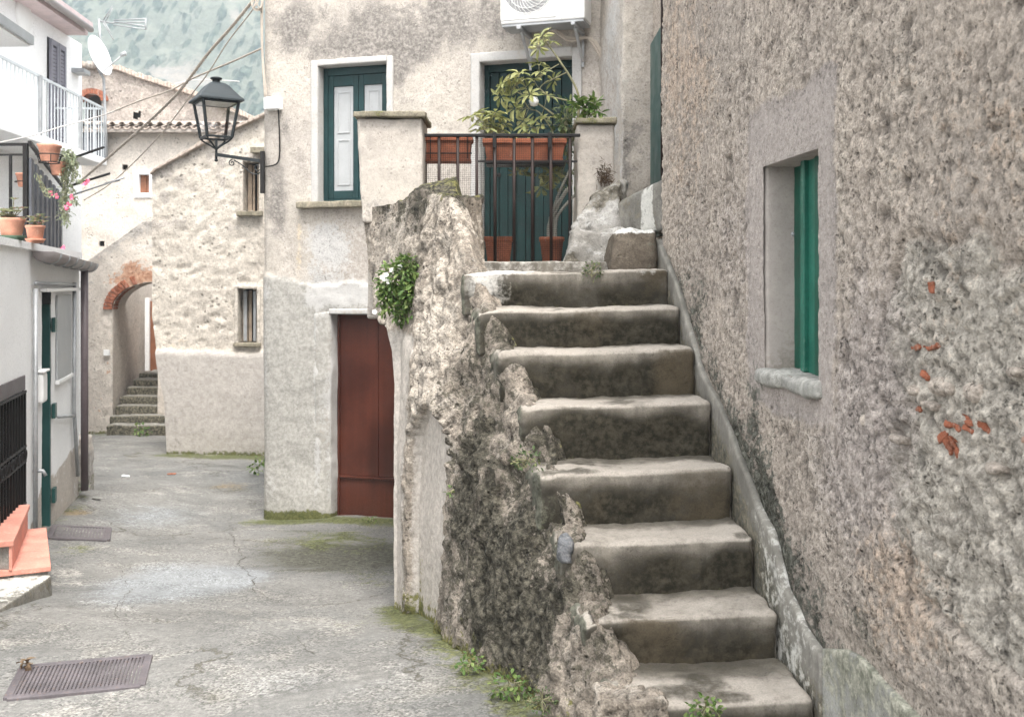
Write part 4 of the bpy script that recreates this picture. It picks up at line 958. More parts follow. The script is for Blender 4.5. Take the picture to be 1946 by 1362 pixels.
for (bx, by), (tx, ty), L, dy in [((690,230),(660,175),.085,0),((690,230),(645,195),.09,-.03),((700,245),(700,205),.075,.03),((680,220),(640,235),.08,.02),
     ((520,450),(545,365),.10,0),((510,440),(475,415),.10,-.03),((500,440),(455,440),.10,0),((530,460),(500,480),.10,.04),((560,480),(520,400),.09,-.05),((600,500),(560,400),.09,.03),((640,440),(615,400),.09,0),
     ((640,390),(640,320),.085,0),((650,400),(650,360),.085,.03),((600,540),(520,540),.10,-.03),((590,520),(555,545),.10,0),((600,540),(590,490),.085,.03),((660,560),(680,475),.085,0),((690,600),(690,585),.08,.03),((700,620),(650,620),.10,-.03),
     ((680,640),(570,625),.11,0),((680,640),(600,640),.11,-.04),((720,390),(715,400),.07,0),((600,500),(595,470),.09,-.04),((560,470),(580,440),.09,.04),((480,440),(450,480),.09,.02),((590,540),(560,600),.09,0),((530,450),(505,440),.09,-.04)]:
    palm_cluster(lf, sm_, at(*zp_(bx, by), YP), at(*zp_(tx, ty), YP+dy+random.uniform(-.06, .06)), L, random.choice((6, 7, 8)))
for (tx, ty), L in [((535,850),.10),((560,830),.09),((640,860),.10),((650,930),.10),((700,850),.09),((725,870),.09),((690,900),.08),((600,820),.08)]:      # shoots hanging below the long box
    palm_cluster(lf, sm_, at(*zp_(tx+20, 800), 7.15), at(*zp_(tx, ty), 7.15+random.uniform(-.05, .05)), L, 7)
sm_.build('stem', M['stem'], us_, True); lf.build('leaves', M['leaf_s'], us_)
mb = MB(); c = at(*zp_(615, 507), YP-.05); mb.lathe(c-V(0, 0, .035), [(0, 0), (.025, .008), (.036, .04), (.022, .066), (0, .07)], 12); mb.build('pale_bud', M['plastic'], us_, True)
bp = thing('bushy_plant', 'low bushy umbrella plant growing in the left end of the long planter box', 'plant', V(at(945, 255, 7.05).x, 7.05, c2_.z-.03))
sm_, lf = MB(), MB()
for (tx, ty) in [(320,575),(350,560),(385,590),(420,560),(450,590),(470,620),(400,620),(350,610),(430,640),(380,640),(340,650),(460,655),(300,580),(410,580)]:
    palm_cluster(lf, sm_, at(*zp_(400+random.uniform(-40, 40), 680), 7.03), at(*zp_(tx, ty), 7.03+random.uniform(-.08, .08)), .092, 7)
sm_.build('stem', M['stem'], bp, True); lf.build('leaves', M['leaf_s'], bp)
def bush(name, label, cat, base, blobs, n, L, W, mat, stem=M['stem'], droop=.15, up=.4):
    t = thing(name, label, cat, base); lf, sm_ = MB(), MB()
    tot = sum(b[1]**2 for b in blobs)
    for c, r, sq in blobs:
        k = int(n*r*r/tot)
        sm_.tube([base, (base+c)/2+rv(.01), c], .0028, 5)
        for i in range(k):
            d = rv(1).normalized(); q = random.random()**.45
            p = c+V(d.x*r*q, d.y*r*q*sq, d.z*r*q)
            lf.leaf(p, d+V(0, -.2, up-.5)+rv(.5), V(0, 0, 1)+rv(.4), L*random.uniform(.6, 1.2), W*random.uniform(.7, 1.2), random.uniform(0, droop*2), .15)
            if i % 6 == 0: sm_.tube([c, p], .0016, 4)
    sm_.build('stem', stem, t); lf.build('leaves', mat, t); return t
bush('potted_shrub', 'dark leafy shrub filling the corner beside the narrow pillar above the railing', 'shrub', at(1082, 260, 7.2), [(at(*zp_(770,600),7.2),.085,.8),(at(*zp_(800,640),7.2),.09,.8),(at(*zp_(775,540),7.25),.07,.8),(at(*zp_(810,720),7.25),.09,.6),(at(*zp_(800,800),7.3),.07,.6),(at(*zp_(740,625),7.2),.055,.8),(at(*zp_(745,900),7.3),.06,.6),(at(*zp_(760,850),7.3),.06,.6)], 230, .06, .024, M['leaf_d'])
bush('leafy_plant', 'small glossy green plant standing on the cap of the narrow pillar', 'plant', at(1118, 220, 7.1), [(at(*zp_(825,525),7.08),.05,.8),(at(*zp_(860,540),7.1),.05,.8),(at(*zp_(910,530),7.1),.06,.8),(at(*zp_(925,555),7.1),.04,.8),(at(*zp_(885,505),7.1),.03,.8)], 130, .07, .03, M['leaf_g'], up=.7)
sp = thing('bare_stem_plant', 'plant of pale bare curving stems rising from the round flowerpot', 'plant', ptop); mb = MB(); lf = MB()
for x, y, b in [(735,1070,-18),(745,1010,-6),(775,960,6),(800,930,14),(815,985,20),(790,870,4)]:
    q = at(*zp_(x+b*.4, y-20), 7.15); p_ = [ptop+V(b*.0012, random.uniform(-.02, .02), -.01), ptop*.55+q*.45+V(-.035, 0, .02), q]; p_ = smoothp(p_, 5); mb.tube(p_, list(np.linspace(.013, .009, len(p_))), 7)
for i in range(9):
    p = at(*zp_(random.uniform(785, 825), random.uniform(850, 960)), 7.18); lf.leaf(p, rv(1)+V(0, -.3, -.3), V(0, 0, 1), .06, .018, .2)
mb.build('stem', M['stemgrey'], sp, True); lf.build('leaves', M['leaf_t'], sp)
# dried moss clump
t = thing('dry_tuft', 'brown dried tuft stuck on the base of the narrow pillar', 'tuft', at(1150, 340, 6.85)); mb = MB()
for i in range(260):
    d = rv(1).normalized(); p = at(1150+random.gauss(0, 7), 336+random.gauss(0, 11), 6.86); mb.leaf(p, d+V(0, -.5, 0), V(0, 0, 1), random.uniform(.02, .045), .006, .2)
mb.build('fibres', paint('dry_fibre', (.115, .078, .05), .9, None, 0, .3), t)
# ================================================================== PLASTERED HOUSE WITH THE RED DOOR
hs_ = thing('house', 'tall weathered plaster house with a red metal door and a teal window', 'house', FA.pt(1.5, -.7))
def fz(px, py, d=0): return FA.uz(px, py, d)
wI = (FA.u(605), FA.u(735), FA.z(670, 384), FA.z(670, 122))
dI = (FA.u(912), FA.u(1088), 1.55, FA.z(1000, 113))
rI = (FA.u(630), FA.u(630)+1.02, -.95, FA.z(690, 598))
holes = [wI, dI, rI]
FW = FA.u(1150)+.12; FT = 5.6
us = lines(0, FW, .022, wI[0], wI[1], dI[0], dI[1], rI[0], rI[1]); zs = np.concatenate([lines(-.95, 4.35, .022, wI[2], wI[3], dI[3], rI[3], dI[2]), np.arange(4.42, FT+.01, .08)])
def f_disp(U, Z, P):
    dm = hole_damp(U, Z, holes, .10)
    bot = sst(-Z, .1, .75)*.06*sst(U, -.1, .5)
    step = .028*sst(fz(600, 535)[1]+fbm(P, 1.7, 4, 60)*.16-Z, -.012, .012)*(U < FA.u(745))     # a later coat of render on the lower wall
    return (fbm(P, .9, 3, 61)*.03+fbm(P, 5, 4, 62)*.010+fbm(P, 22, 3, 63)*.005)*dm+(bot+step*.7)*np.clip(dm+.2, 0, 1)-.045*np.exp(-U/.035)
def f_attr(U, Z, P, D):
    w1 = fbm(P, 1.2, 5, 64); w2 = fbm(P*[1, 1, .4], 3, 4, 65)
    B = lambda px, py, ru, rz_: blob(U, Z, fz(px, py), ru, rz_)
    gr = .62*B(760, 45, 1.0, .35)+.5*B(560, 50, .25, .3)+.55*B(770, 95, .28, .22)+.45*B(765, 150, .16, .35)+.5*B(615, 405, .45, .10)+.5*B(545, 270, .10, .55)+.4*B(505, 250, .08, .6)+.4*B(640, 90, .4, .12)+.35*B(880, 40, .4, .25)+.5*B(530, 380, .12, .35)+.3*B(1120, 120, .1, .6)
    low = sst(fz(600, 540)[1]+w1*.22-Z, -.05, .08)*(U < FA.u(760))
    wh = 1.0*B(615, 470, .35, .30)+.8*B(640, 560, .55, .16)+.75*B(505, 700, .05, .7)+.75*B(515, 940, .12, .28)+.9*B(606, 780, .045, 1.0)+.6*B(545, 830, .03, .14)+.5*B(590, 570, .06, .1)+.35*B(540, 140, .08, .25)+.4*B(870, 190, .2, .25)
    return dict(grime=np.clip(gr*1.5*(.75+w2*.9), 0, 1), cement=low*.9, white=np.clip(wh*(.8+.6*w2), 0, 1), rust=.5*B(570, 470, .06, .4)+.35*B(520, 160, .2, .5), moss=.9*sst(-.56-Z+.06*w2, 0, .1), smooth=low*.55)
FA.wall('wall', us, zs, M['facade'], hs_, f_disp, f_attr, holes)
rb = MB(); L0 = 2.6
FA.box(rb, .03, FW, -1., FT, -L0, -.45); FA.box(rb, .03, wI[0]-.06, -1, FT, -.44, -.09); FA.box(rb, max(wI[1], rI[1])+.06, dI[0]-.06, -1, FT, -.44, -.09); rb.build('rear_wall', M['facade'], hs_)
rb = MB(); FA.box(rb, -.12, FW+.1, FT+.002, FT+.12, -L0-.1, .25); rb.build('roof', M['tile'], hs_)
am = ((.007, 4, 3), (.004, 20, 3))
def wat2(P, N): q = fbm(P*[1, 1, .5], 4, 4, 70); return dict(white=.75+.3*q, smooth=np.full(len(P), .5), grime=.30*sst(q, .15, .4))
def grey(P, N): return dict(cement=np.full(len(P), .7), smooth=np.full(len(P), .5), white=.3+.3*fbm(P, 3, 3, 5))
def surround(u0, u1, z0, z1, wl_, wr_, wt_, dep, seed, name='window_surround', pro=.018, at_=wat2):
    rough_hexa(name, FA.corners(u0-wl_, u0, z0, z1+wt_-.004, -dep, pro), M['facade'], hs_, .03, .012, am, at_, seed)
    rough_hexa(name, FA.corners(u1, u1+wr_, z0, z1+wt_-.006, -dep, pro-.002), M['facade'], hs_, .03, .012, am, at_, seed+1)
    rough_hexa('lintel', FA.corners(u0-.003, u1+.003, z1, z1+wt_, -dep, pro+.002), M['facade'], hs_, .03, .012, am, at_, seed+2)
surround(*wI, .075, .065, .06, .20, 440)
surround(*dI, .085, .085, .085, .20, 445, 'door_surround')
rough_hexa('door_surround', FA.corners(rI[0]-.175, rI[0], -.95, rI[3]+.03, -.18, .03), M['facade'], hs_, .03, .03, ((.02, 3, 3), (.008, 14, 3)), lambda P, N: dict(cement=np.full(len(P), .7), white=np.clip(.35+.8*fbm(P*[1, 1, .5], 2.6, 4, 72)+.35*sst(-N[:, 0], .3, .7)+.4*sst(N[:, 0], .4, .9), 0, 1), smooth=np.full(len(P), .6), moss=.7*sst(-.58-P[:, 2], 0, .08)), 450)
rough_hexa('lintel', FA.corners(rI[0]-.02, rI[1]+.05, rI[3], rI[3]+.06, -.18, .042), M['facade'], hs_, .03, .015, ((.012, 3, 3), (.004, 20, 3)), lambda P, N: dict(white=np.full(len(P), .55), smooth=np.full(len(P), .6)), 455)
rough_hexa('door_surround', FA.corners(rI[1], rI[1]+.2, -.95, rI[3]+.03, -.18, .02), M['facade'], hs_, .05, .02, am, grey, 457)
rough_hexa('sill', FA.corners(FA.u(572), FA.u(735)+.12, wI[2]-.055, wI[2]+.008, -.2, .10), M['cap'], hs_, .02, .012, ((.009, 5, 3), (.004, 25, 3)), None, 460)
def pb(name, mat, parent, u0, u1, z0, z1, d0, d1, bev=.004):
    mb = MB(); FA.box(mb, u0, u1, z0, z1, d0, d1); return mb.build(name, mat, parent, bevel=bev)
def ring_pb(name, mat, parent, u0, u1, z0, z1, d0, d1, w_, wb=None, wt_=None):
    mb = MB(); wb = wb or w_; wt_ = wt_ or w_
    FA.box(mb, u0, u0+w_, z0, z1, d0, d1); FA.box(mb, u1-w_, u1, z0, z1, d0, d1); FA.box(mb, u0+w_, u1-w_, z0, z0+wb, d0, d1-.001); FA.box(mb, u0+w_, u1-w_, z1-wt_, z1, d0, d1-.001)
    return mb.build(name, mat, parent, bevel=.004)
# teal window
u0, u1, z0, z1 = wI; wn = ring_pb('window', M['teal_window'], hs_, u0+.002, u1-.002, z0+.009, z1-.002, -.17, -.10, .045, .03, .075)
pb('backing', M['dark'], wn, u0+.01, u1-.01, z0+.02, z1-.01, -.20, -.172)
um = (u0+u1)/2+.01
for a, b in ((u0+.047, um-.002), (um+.002, u1-.047)):
    lf_ = ring_pb('shutter', M['teal_window'], wn, a, b, z0+.041, z1-.079, -.15, -.112, .054, .08, .10)
    pa, pb_, pz0, pz1 = a+.055, b-.055, z0+.122, z1-.180
    pan = pb('panel', M['panelwhite'], lf_, pa, pb_, pz0, pz1, -.145, -.130, .002)
    zm = pz0+(pz1-pz0)*.52
    for c, d in ((pz0+.05, zm-.03), (zm+.03, pz1-.05)): ring_pb('moulding', M['panelwhite'], pan, pa+.035, pb_-.035, c, d, -.130, -.122, .014)
# teal plank door
u0, u1, z0, z1 = dI; dr = ring_pb('door', M['teal'], hs_, u0+.002, u1-.002, z0+.1, z1-.002, -.18, -.12, .05, .05, .07)
nP = 9; pw = (u1-u0-.104)/nP
for k_ in range(1):
    mb = MB()
    for i in range(nP): 
        a = u0+.052+i*pw; FA.box(mb, a+.003, a+pw-.003, z0+.12, z1-.074, -.165-.002*(i % 2), -.14-.004*((i*7) % 3))
    mb.build('planks', M['teal'], dr, bevel=.004)
pb('backing', M['dark'], dr, u0+.01, u1-.01, z0+.1, z1-.01, -.20, -.182)
mb = MB(); p = FA.pt(FA.u(948, -.13), FA.z(948, 333, -.13), -.13); mb.lathe(p-V(0, 0, .0), [(0, .012), (.018, .01), (.022, 0)], 10, (*FA.n, 0)); mb.build('handle', M['iron'], dr, True)
# red-brown sheet metal door
u0, u1, z0, z1 = rI; zt_ = FA.z(640, 986); um = FA.u(718, -.13); zmid = FA.z(640, 905, -.13)
mdr = ring_pb('door', M['rustdoor'], hs_, u0+.002, u1-.002, zt_, z1-.002, -.17, -.115, .022, .02, .03)
def panel(a, b, c, d): 
    P = np.array([[[*FA.pt(u, z, -.135)] for z in np.linspace(c, d, 40)] for u in np.linspace(a, b, 12)]); f_ = P.reshape(-1, 3)
    bow = fbm(f_, 1.6, 2, 480)*.005; f_[:, :2] += bow[:, None]*FA.n
    gridmesh('panel', P, M['rustdoor'], mdr, dict(dusty=.55*np.exp(-(f_[:, 2]-zt_)/.16)*(.6+fbm(f_, 6, 3, 481))), None, True, True)
panel(u0+.024, um-.004, zmid+.02, z1-.034); panel(um+.004, u1-.024, zmid+.02, z1-.034); panel(u0+.024, u1-.024, zt_+.021, zmid-.008)
pb('rail', M['rustdoor'], mdr, u0+.023, u1-.023, zmid-.004, zmid+.016, -.15, -.112); pb('stile', M['rustdoor'], mdr, um-.006, um+.006, zmid+.018, z1-.034, -.15, -.122)
pb('backing', M['dark'], mdr, u0+.01, u1-.01, zt_+.01, z1-.01, -.20, -.172)
rough_hexa('doorstep', FA.corners(u0-.05, u1+.1, -1., zt_-.002, -.19, .05), M['skirt'], hs_, .03, .02, ((.02, 4, 3), (.008, 18, 3)), lambda P, N: dict(stain=np.full(len(P), .45), moss=.4+.4*fbm(P, 5, 3, 4)), 485)
# corner buttress (pilaster) right of the balcony door
pf = at(1181, 300, 8.0); pe = at(1254, 300, 8.0)
bt = thing('buttress', 'tall pale plaster buttress between the teal door and the pebbly right wall', 'buttress', V((pf.x+pe.x)/2, 8.2, 1.5))
def bat(P, N):
    q = fbm(P*[1, 1, .5], 2.4, 4, 490); lf_ = sst(-N[:, 0], .4, .9)
    return dict(grime=np.clip(.55*sst(-np.abs(P[:, 2]-2.7), -.55, -.1)*(.6+q)+.45*(1-lf_)*sst(q, -.1, .3), 0, 1), white=lf_*(.35+.4*q), rust=.3*lf_*sst(P[:, 1], 8.3, 8.8), cement=.4*(1-lf_)*sst(-q, 0, .3))
rough_hexa('shaft', [V(pf.x+.005,8.0,1.5),V(pe.x+.3,8.0,1.5),V(.775,9.06,1.5),V(1.5,9.3,1.5),V(pf.x,8.0,5.6),V(pe.x+.3,8.0,5.6),V(.775,9.06,5.6),V(1.5,9.3,5.6)], M['facade'], bt, .03, .03, ((.028, 2.5, 4), (.012, 12, 4), (.005, 30, 3)), bat, 491)

# ------------------------------------------------------------------ air conditioner
u0 = FA.u(955, .30); u1 = FA.u(1114, .30); zb = FA.z(1000, 46, .32); zt_ = zb+.56; d0, d1 = .09, .36
ac = thing('air_conditioner', 'white outdoor air conditioning unit on two wall brackets above the teal door', 'air conditioner', FA.pt((u0+u1)/2, zb, .2))
pb('casing', M['acwhite'], ac, u0, u1, zb, zt_, d0, d1, .014)
pb('base_pan', M['zinc'], ac, u0+.01, u1-.01, zb-.022, zb-.001, d0+.01, d1-.008, .004)
uc = u0+(u1-u0)*.335; zc = zb+.30; c = FA.pt(uc, zc, d1)
fw = .25; mb = MB(); FA.box(mb, uc-fw, uc+fw, zb+.028, zt_-.02, d1-.01, d1+.006); gp_ = mb.build('fan_panel', M['acwhite'], ac, bevel=.02)
e3 = Vector((*FA.e, 0)); n3 = Vector((*FA.n, 0)); ez = Vector((0, 0, 1))
mb = MB(); mb.lathe(c+n3*.0062, [(0, .0015), (.218, .0015), (.222, 0)], 40, n3); mb.build('fan_opening', M['acgrille'], gp_, True)
mb = MB()
for k_ in range(30):
    t0 = 2*math.pi*k_/30; pts = [c+n3*.014+(e3*math.cos(t0+q*1.1)+ez*math.sin(t0+q*1.1))*(.03+.19*q) for q in np.linspace(0, 1, 7)]; mb.tube(pts, .0022, 4)
for r_ in (.06, .12, .18, .222): mb.tube([c+n3*.014+(e3*math.cos(a)+ez*math.sin(a))*r_ for a in np.linspace(0, 2*math.pi, 41)], .0026, 4)
mb.build('grille', M['plastic'], gp_, True)
pb('side_seam', M['zinc'], ac, u1-.20, u1-.197, zb+.01, zt_-.01, d1, d1+.0015, 0)
for px in (987, 1090):
    u = FA.u(px, .36); mb = MB(); mb.beam(FA.pt(u, zb-.040, 0), FA.pt(u, zb-.040, d1+.03), .035, .03); mb.beam(FA.pt(u, zb-.30, .01), FA.pt(u, zb-.06, d1-.06), .025, .02); mb.beam(FA.pt(u, zb-.34, .014), FA.pt(u, zb+.05, .014), .03, .02); mb.build('bracket', M['zinc'], ac, bevel=.003)
mb = MB()
for o_, sag in ((0, .07), (.02, .09), (.035, .06)):
    p_ = smoothp([FA.pt(u1-.35+o_, zb-.02, .15), FA.pt(u1-.2, zb-sag-.03, .10), FA.pt(u1-.03+o_, zb-.11, .08), FA.pt(u1+.08+o_, zb-.30, .05), FA.pt(u1+.16+o_, zb-.52, .03), FA.pt(u1+.18+o_, zb-.72, .02)], 5); mb.tube(p_, .009, 7)
mb.build('hoses', M['cable'], ac, True)

# ------------------------------------------------------------------ junction box with wire
u = FA.u(526); z = FA.z(526, 200)
jb = thing('junction_box', 'small white junction box on the house corner above the lantern arm', 'junction box', FA.pt(u, z, 0))
pb('cover', M['plastic'], jb, u-.085, u+.075, z-.055, z+.065, .0, .10, .008); pb('lid', M['plastic'], jb, u-.08, u+.07, z-.05, z+.06, .101, .108, .004)
mb = MB(); mb.tube(smoothp([FA.pt(u+.045, z-.055, .05), FA.pt(u+.05, z-.3, .035), FA.pt(u+.048, z-.5, .035), FA.pt(u+.02, z-.58, .05), FA.pt(u-.10, z-.60, .05)], 5), .007, 6); mb.build('wire', M['iron'], jb, True)

# ------------------------------------------------------------------ street lantern on its wall bracket
lc = at(411, 195, 9.95); LZ = lambda py: CZ+(HY-py)/F*9.95; sc = 9.95/F
ln = thing('street_lantern', 'dark four-sided street lantern on a scrolled iron wall arm at the house corner', 'street lamp', at(500, 330, 9.95))
def sqr(r, z, ph=R(-13.5)): return [V(lc.x+r*math.cos(ph-k*math.pi/2), lc.y+r*math.sin(ph-k*math.pi/2), z) for k in range(4)]
def frust(mb, rings):
    vs = [p for r in rings for p in r]; mb.add(vs, [(i*4+k, i*4+(k+1) % 4, i*4+4+(k+1) % 4, i*4+4+k) for i in range(len(rings)-1) for k in range(4)]+[(3, 2, 1, 0), tuple(len(vs)-4+k for k in range(4))])
mb = MB(); frust(mb, [sqr(59*sc, LZ(195)), sqr(59*sc, LZ(191)), sqr(50*sc, LZ(185)), sqr(27*sc, LZ(164)), sqr(20*sc, LZ(160)), sqr(9*sc, LZ(157))]); rf_ = mb.build('roof', M['lanternroof'], ln, bevel=.004)
mb = MB(); mb.lathe(V(lc.x, lc.y, LZ(158)), [(8*sc, 0), (7*sc, .03), (11*sc, .035), (11*sc, .048), (8*sc, .055), (0, .058)], 16); mb.build('chimney', M['lantern'], rf_, True)
T4 = sqr(47*sc, LZ(196)); B4 = sqr(33*sc, LZ(262))
mb = MB(); 
for k in range(4):
    mb.beam(T4[k], B4[k], .024, .024); mb.beam(B4[k], B4[(k+1) % 4], .022, .02); mb.beam(T4[k]+V(0, 0, -.004), T4[(k+1) % 4]+V(0, 0, -.004), .022, .018)
mb.build('frame', M['lantern'], ln, bevel=.003)
mb = MB(); frust(mb, [sqr(42*sc, LZ(197.6)), sqr(42*sc, LZ(197))]); mb.build('reflector', M['frost'], ln)
for k in range(4):
    a, b, c, d = T4[k], T4[(k+1) % 4], B4[(k+1) % 4], B4[k]; cen = (a+b+c+d)/4
    mb = MB(); nn = (b-a).cross(d-a).normalized()*.002; ii = lambda p: cen+(p-cen)*.95
    mb.prism([ii(a), ii(b), ii(c), ii(d)], nn); mb.build('pane', M['glass'], ln)
mb = MB(); tipz = LZ(295); pts0 = V(lc.x, lc.y, tipz)
for k in range(4):
    p_ = smoothp([B4[k]+V(0, 0, -.01), V(lc.x, lc.y, LZ(270))+(B4[k]-V(lc.x, lc.y, B4[k].z))*.75, V(lc.x, lc.y, LZ(276))+(B4[k]-V(lc.x, lc.y, B4[k].z))*.4, V(lc.x, lc.y, LZ(284))], 4); mb.tube(p_, .009, 6)
mb.tube([V(lc.x, lc.y, LZ(266)), V(lc.x, lc.y, LZ(304))], .013, 8); mb.lathe(V(lc.x, lc.y, LZ(308)), [(0, 0), (.016, .006), (.018, .018), (.010, .032)], 10); mb.build('lower_cage', M['lantern'], ln, True)
AW = at(500, 305, 9.99); mb = MB(); mb.beam(V(lc.x, lc.y, LZ(294)), AW+V(0, 0, -.01), .028, .032)
def spiral(c, r0, turns, a0, n=26): return [c+V(math.cos(a0+turns*2*math.pi*q)*r0*(1-.8*q), 0, math.sin(a0+turns*2*math.pi*q)*r0*(1-.8*q)) for q in np.linspace(0, 1, n)]
mb.tube(spiral(at(441, 310, 9.97), .034, 1.3, 1.4), .006, 5); mb.tube(spiral(at(489, 318, 9.98), .045, -1.3, 1.2), .006, 5)
mb.tube(smoothp([at(444, 304, 9.97), at(462, 315, 9.97), at(476, 328, 9.98), at(490, 331, 9.98), at(498, 322, 9.99)], 5), .006, 5); mb.build('arm', M['lantern'], ln)
a = at(500, 288, 10.0); b = at(500, 368, 10.0); mb = MB(); mb.box(a.x-.020, a.x+.022, 9.955, 9.99, b.z, a.z); mb.build('wall_plate', M['iron'], ln, bevel=.003)

# ------------------------------------------------------------------ cables strung across the alley
GC = 'cables strung from the house corner across the alley'
def cable(label, px, r, mat, strands=1):
    pts = smoothp([at(*p) for p in px], 8); t = MB()
    if strands == 1: t.tube(pts, r, 6)
    else:
        dense_ = []
        for a, b in zip(pts[:-1], pts[1:]): dense_ += [a+(b-a)*q for q in (0, .25, .5, .75)]
        dense_.append(pts[-1])
        for s in range(strands):
            t.tube([p+V(math.cos(i*.9+s*6.283/strands), 0, math.sin(i*.9+s*6.283/strands))*r*.75 for i, p in enumerate(dense_)], r*.62, 5)
    o = t.build('overhead_cable', mat, None, True, loc=tuple(at(*px[0]))); return tag(o, label, 'cable', GC)
cable('thick twisted cable sagging from the house top corner down to the white house', [(489,-8,9.9),(440,52,10.3),(395,103,10.7),(330,186,11.4),(240,270,12.6),(150,347,14.0)], .014, M['cable'], 3)
cable('thin cable running just right of the thick twisted cable', [(492,0,9.9),(478,22,10),(433,80,10.4),(395,140,10.8),(367,176,11.2),(300,262,12.2),(215,345,13.6),(160,380,14.4)], .007, M['cable'])
cable('brown cable crossing low over the roof tiles from the house corner', [(498,92,9.95),(440,118,10.5),(367,149,11.2),(323,172,11.6),(265,192,12.4),(205,216,13.4)], .0095, M['cable'])
cable('pale cable drooping past the far balcony to the picture edge', [(268,190,12.4),(202,217,13.3),(120,240,13.0),(60,258,12.4),(-20,275,11.8)], .008, M['cable_w'])
cable('short pale cable spanning from the tall white house past the lantern roof', [(455,155,20.5),(400,152,20.3),(365,153,20.0),(330,160,19.8)], .010, M['cable_w'])
mb = MB()
for i in range(5): mb.tube(smoothp([at(484+random.uniform(-6, 10), -20, 9.9), at(476+random.uniform(0, 18), 6+random.uniform(-6, 6), 9.86), at(488+random.uniform(-8, 8), 18+random.uniform(-4, 4), 9.86), at(498, 6+i*4, 9.92)], 6), .006, 5)
for i in range(3): mb.tube(smoothp([at(497+i*1.4, 0, 9.93), at(496+i*1.5, 40, 9.93), at(498+i, 110, 9.94), at(503+i*2, 185, 9.92)], 5), .006, 5)
tag(mb.build('cable_tangle', M['cable'], None, True, loc=tuple(at(490, 10, 9.9))), 'tangle of cables fixed to the top of the house corner', 'cable', GC)

# ------------------------------------------------------------------ plants growing from the stair wall and road edge
cc = lambda px, py, Y=6.05: at(px, py, Y)
t = bush('wall_plant', 'leafy green plant with a few white flowers growing out of the stair wall', 'plant', at(775, 560, 6.1), [(cc(752,530,6.0),.10,.7),(cc(772,515,5.95),.09,.7),(cc(790,550,5.9),.085,.7),(cc(745,565,6.0),.08,.6),(cc(770,580,5.95),.09,.6),(cc(795,580,5.9),.07,.6),(cc(728,545,6.05),.055,.6),(cc(735,580,6.05),.055,.6),(cc(775,500,5.95),.05,.6),(cc(765,600,5.95),.05,.6)], 1150, .044, .02, M['leaf_g'], droop=.25)
mb = MB()
for px, py in ((734,522),(731,530),(745,513),(712,592),(738,535),(760,507),(727,527)):
    p = at(px, py, 5.93)
    for k in range(5):
        a = k*1.257; mb.leaf(p, V(math.cos(a), -.4, math.sin(a)), V(0, -1, 0), .017, .016, .1)
mb.build('flower', M['flower_w'], t)
def weed(label, px, py, Y, r, n, mat='leaf_g', L=.035, name='weed', bl=None):
    b = at(px, py, Y); b.z -= r*.3
    return bush(name, label, 'weed', b, bl or [(b+V(0, -.01, r*.6), r, 1), (b+V(r*.7, 0, r*.4), r*.6, 1), (b+V(-r*.7, 0, r*.35), r*.6, 1)], n, L, L*.6, M[mat], up=.6)
weed('small green weed at the foot of the stair wall, beside the mossy wall base', 895, 1262, 4.28, .045, 60, L=.024)
weed('broad leafed weed between the stair wall and the road', 968, 1305, 3.92, .055, 80, L=.026)
weed('bright green weed on the front edge of the lowest step', 1340, 1350, 3.12, .045, 110, L=.02)
weed('reddish green weed at the left end of the middle step', 1000, 880, 4.28, .055, 80, 'leaf_d', .022)
weed('low dark weed hanging from the edge of the top step', 1125, 520, 5.39, .05, 90, 'leaf_d', .018)
weed('tiny weed growing below the red metal door', 705, 992, 9.45, .05, 40, L=.03)
weed('weed at the left base of the plastered house corner', 492, 890, 12.8, .11, 46, L=.06)
weed('weed in front of the far arched steps', 271, 820, 17.3, .13, 60, L=.07)
weed('pale weed at the foot of the drainpipe by the white block', 150, 925, 9.85, .09, 70, 'leaf_t', .035)
weed('tiny weed clinging halfway up the stair wall face', 857, 935, 4.93, .02, 16, L=.02)
weed('moss tuft low on the outer wall of the steps', 1030, 1335, 3.7, .05, 150, 'leaf_d', .014)

# ================================================================== WHITE TERRACED BLOCK ON THE LEFT
LB = Plane(-1.5, 0, -.27, 1, 1); LB.n = np.array([abs(LB.e[1]), abs(LB.e[0])])
wb = thing('house', 'low white block with roof terrace, gutter and barred opening at the left edge', 'house', LB.pt(8.5, -.4))
ue = LB.u(150); top_z = 1.80
dO = (LB.u(79), LB.u(97), -.6, LB.z(88, 555)); gO = (5.2, LB.u(45), -.02, LB.z(22, 722))
hl_ = [dO, gO]
us = lines(4.5, ue, .03, dO[0], dO[1], gO[0], gO[1]); zs = lines(-.75, top_z, .03, dO[3], gO[2], gO[3])
def lb_attr(U, Z, P, D):
    w_ = fbm(P, 3, 4, 80); lo = LB.z(150, 858); hi_ = LB.z(97, 920)
    bnd = np.interp(U, [LB.u(60), LB.u(78), LB.u(97), LB.u(140), ue], [-.18, LB.z(78, 920), LB.z(97, 905), LB.z(140, 850), LB.z(150, 845)])
    return dict(grime=sst(bnd+w_*.05-Z, -.02, .03)*(U > LB.u(58))*.75, grey=.25*(U > LB.u(52))*sst(Z, 1.35, 1.6), smooth=np.full(len(U), .5))
LB.wall('wall', us, zs, M['white'], wb, lambda U, Z, P: fbm(P, 2, 3, 81)*.006+fbm(P, 18, 3, 82)*.002, lb_attr, hl_)
mb = MB(); LB.box(mb, 4.5, ue-.01, -.9, top_z-.002, -6, -.45); LB.box(mb, ue-.10, ue-.004, -.9, top_z-.002, -.44, -.012); LB.box(mb, 4.5, ue-.003, top_z, top_z+.05, -6, .03)
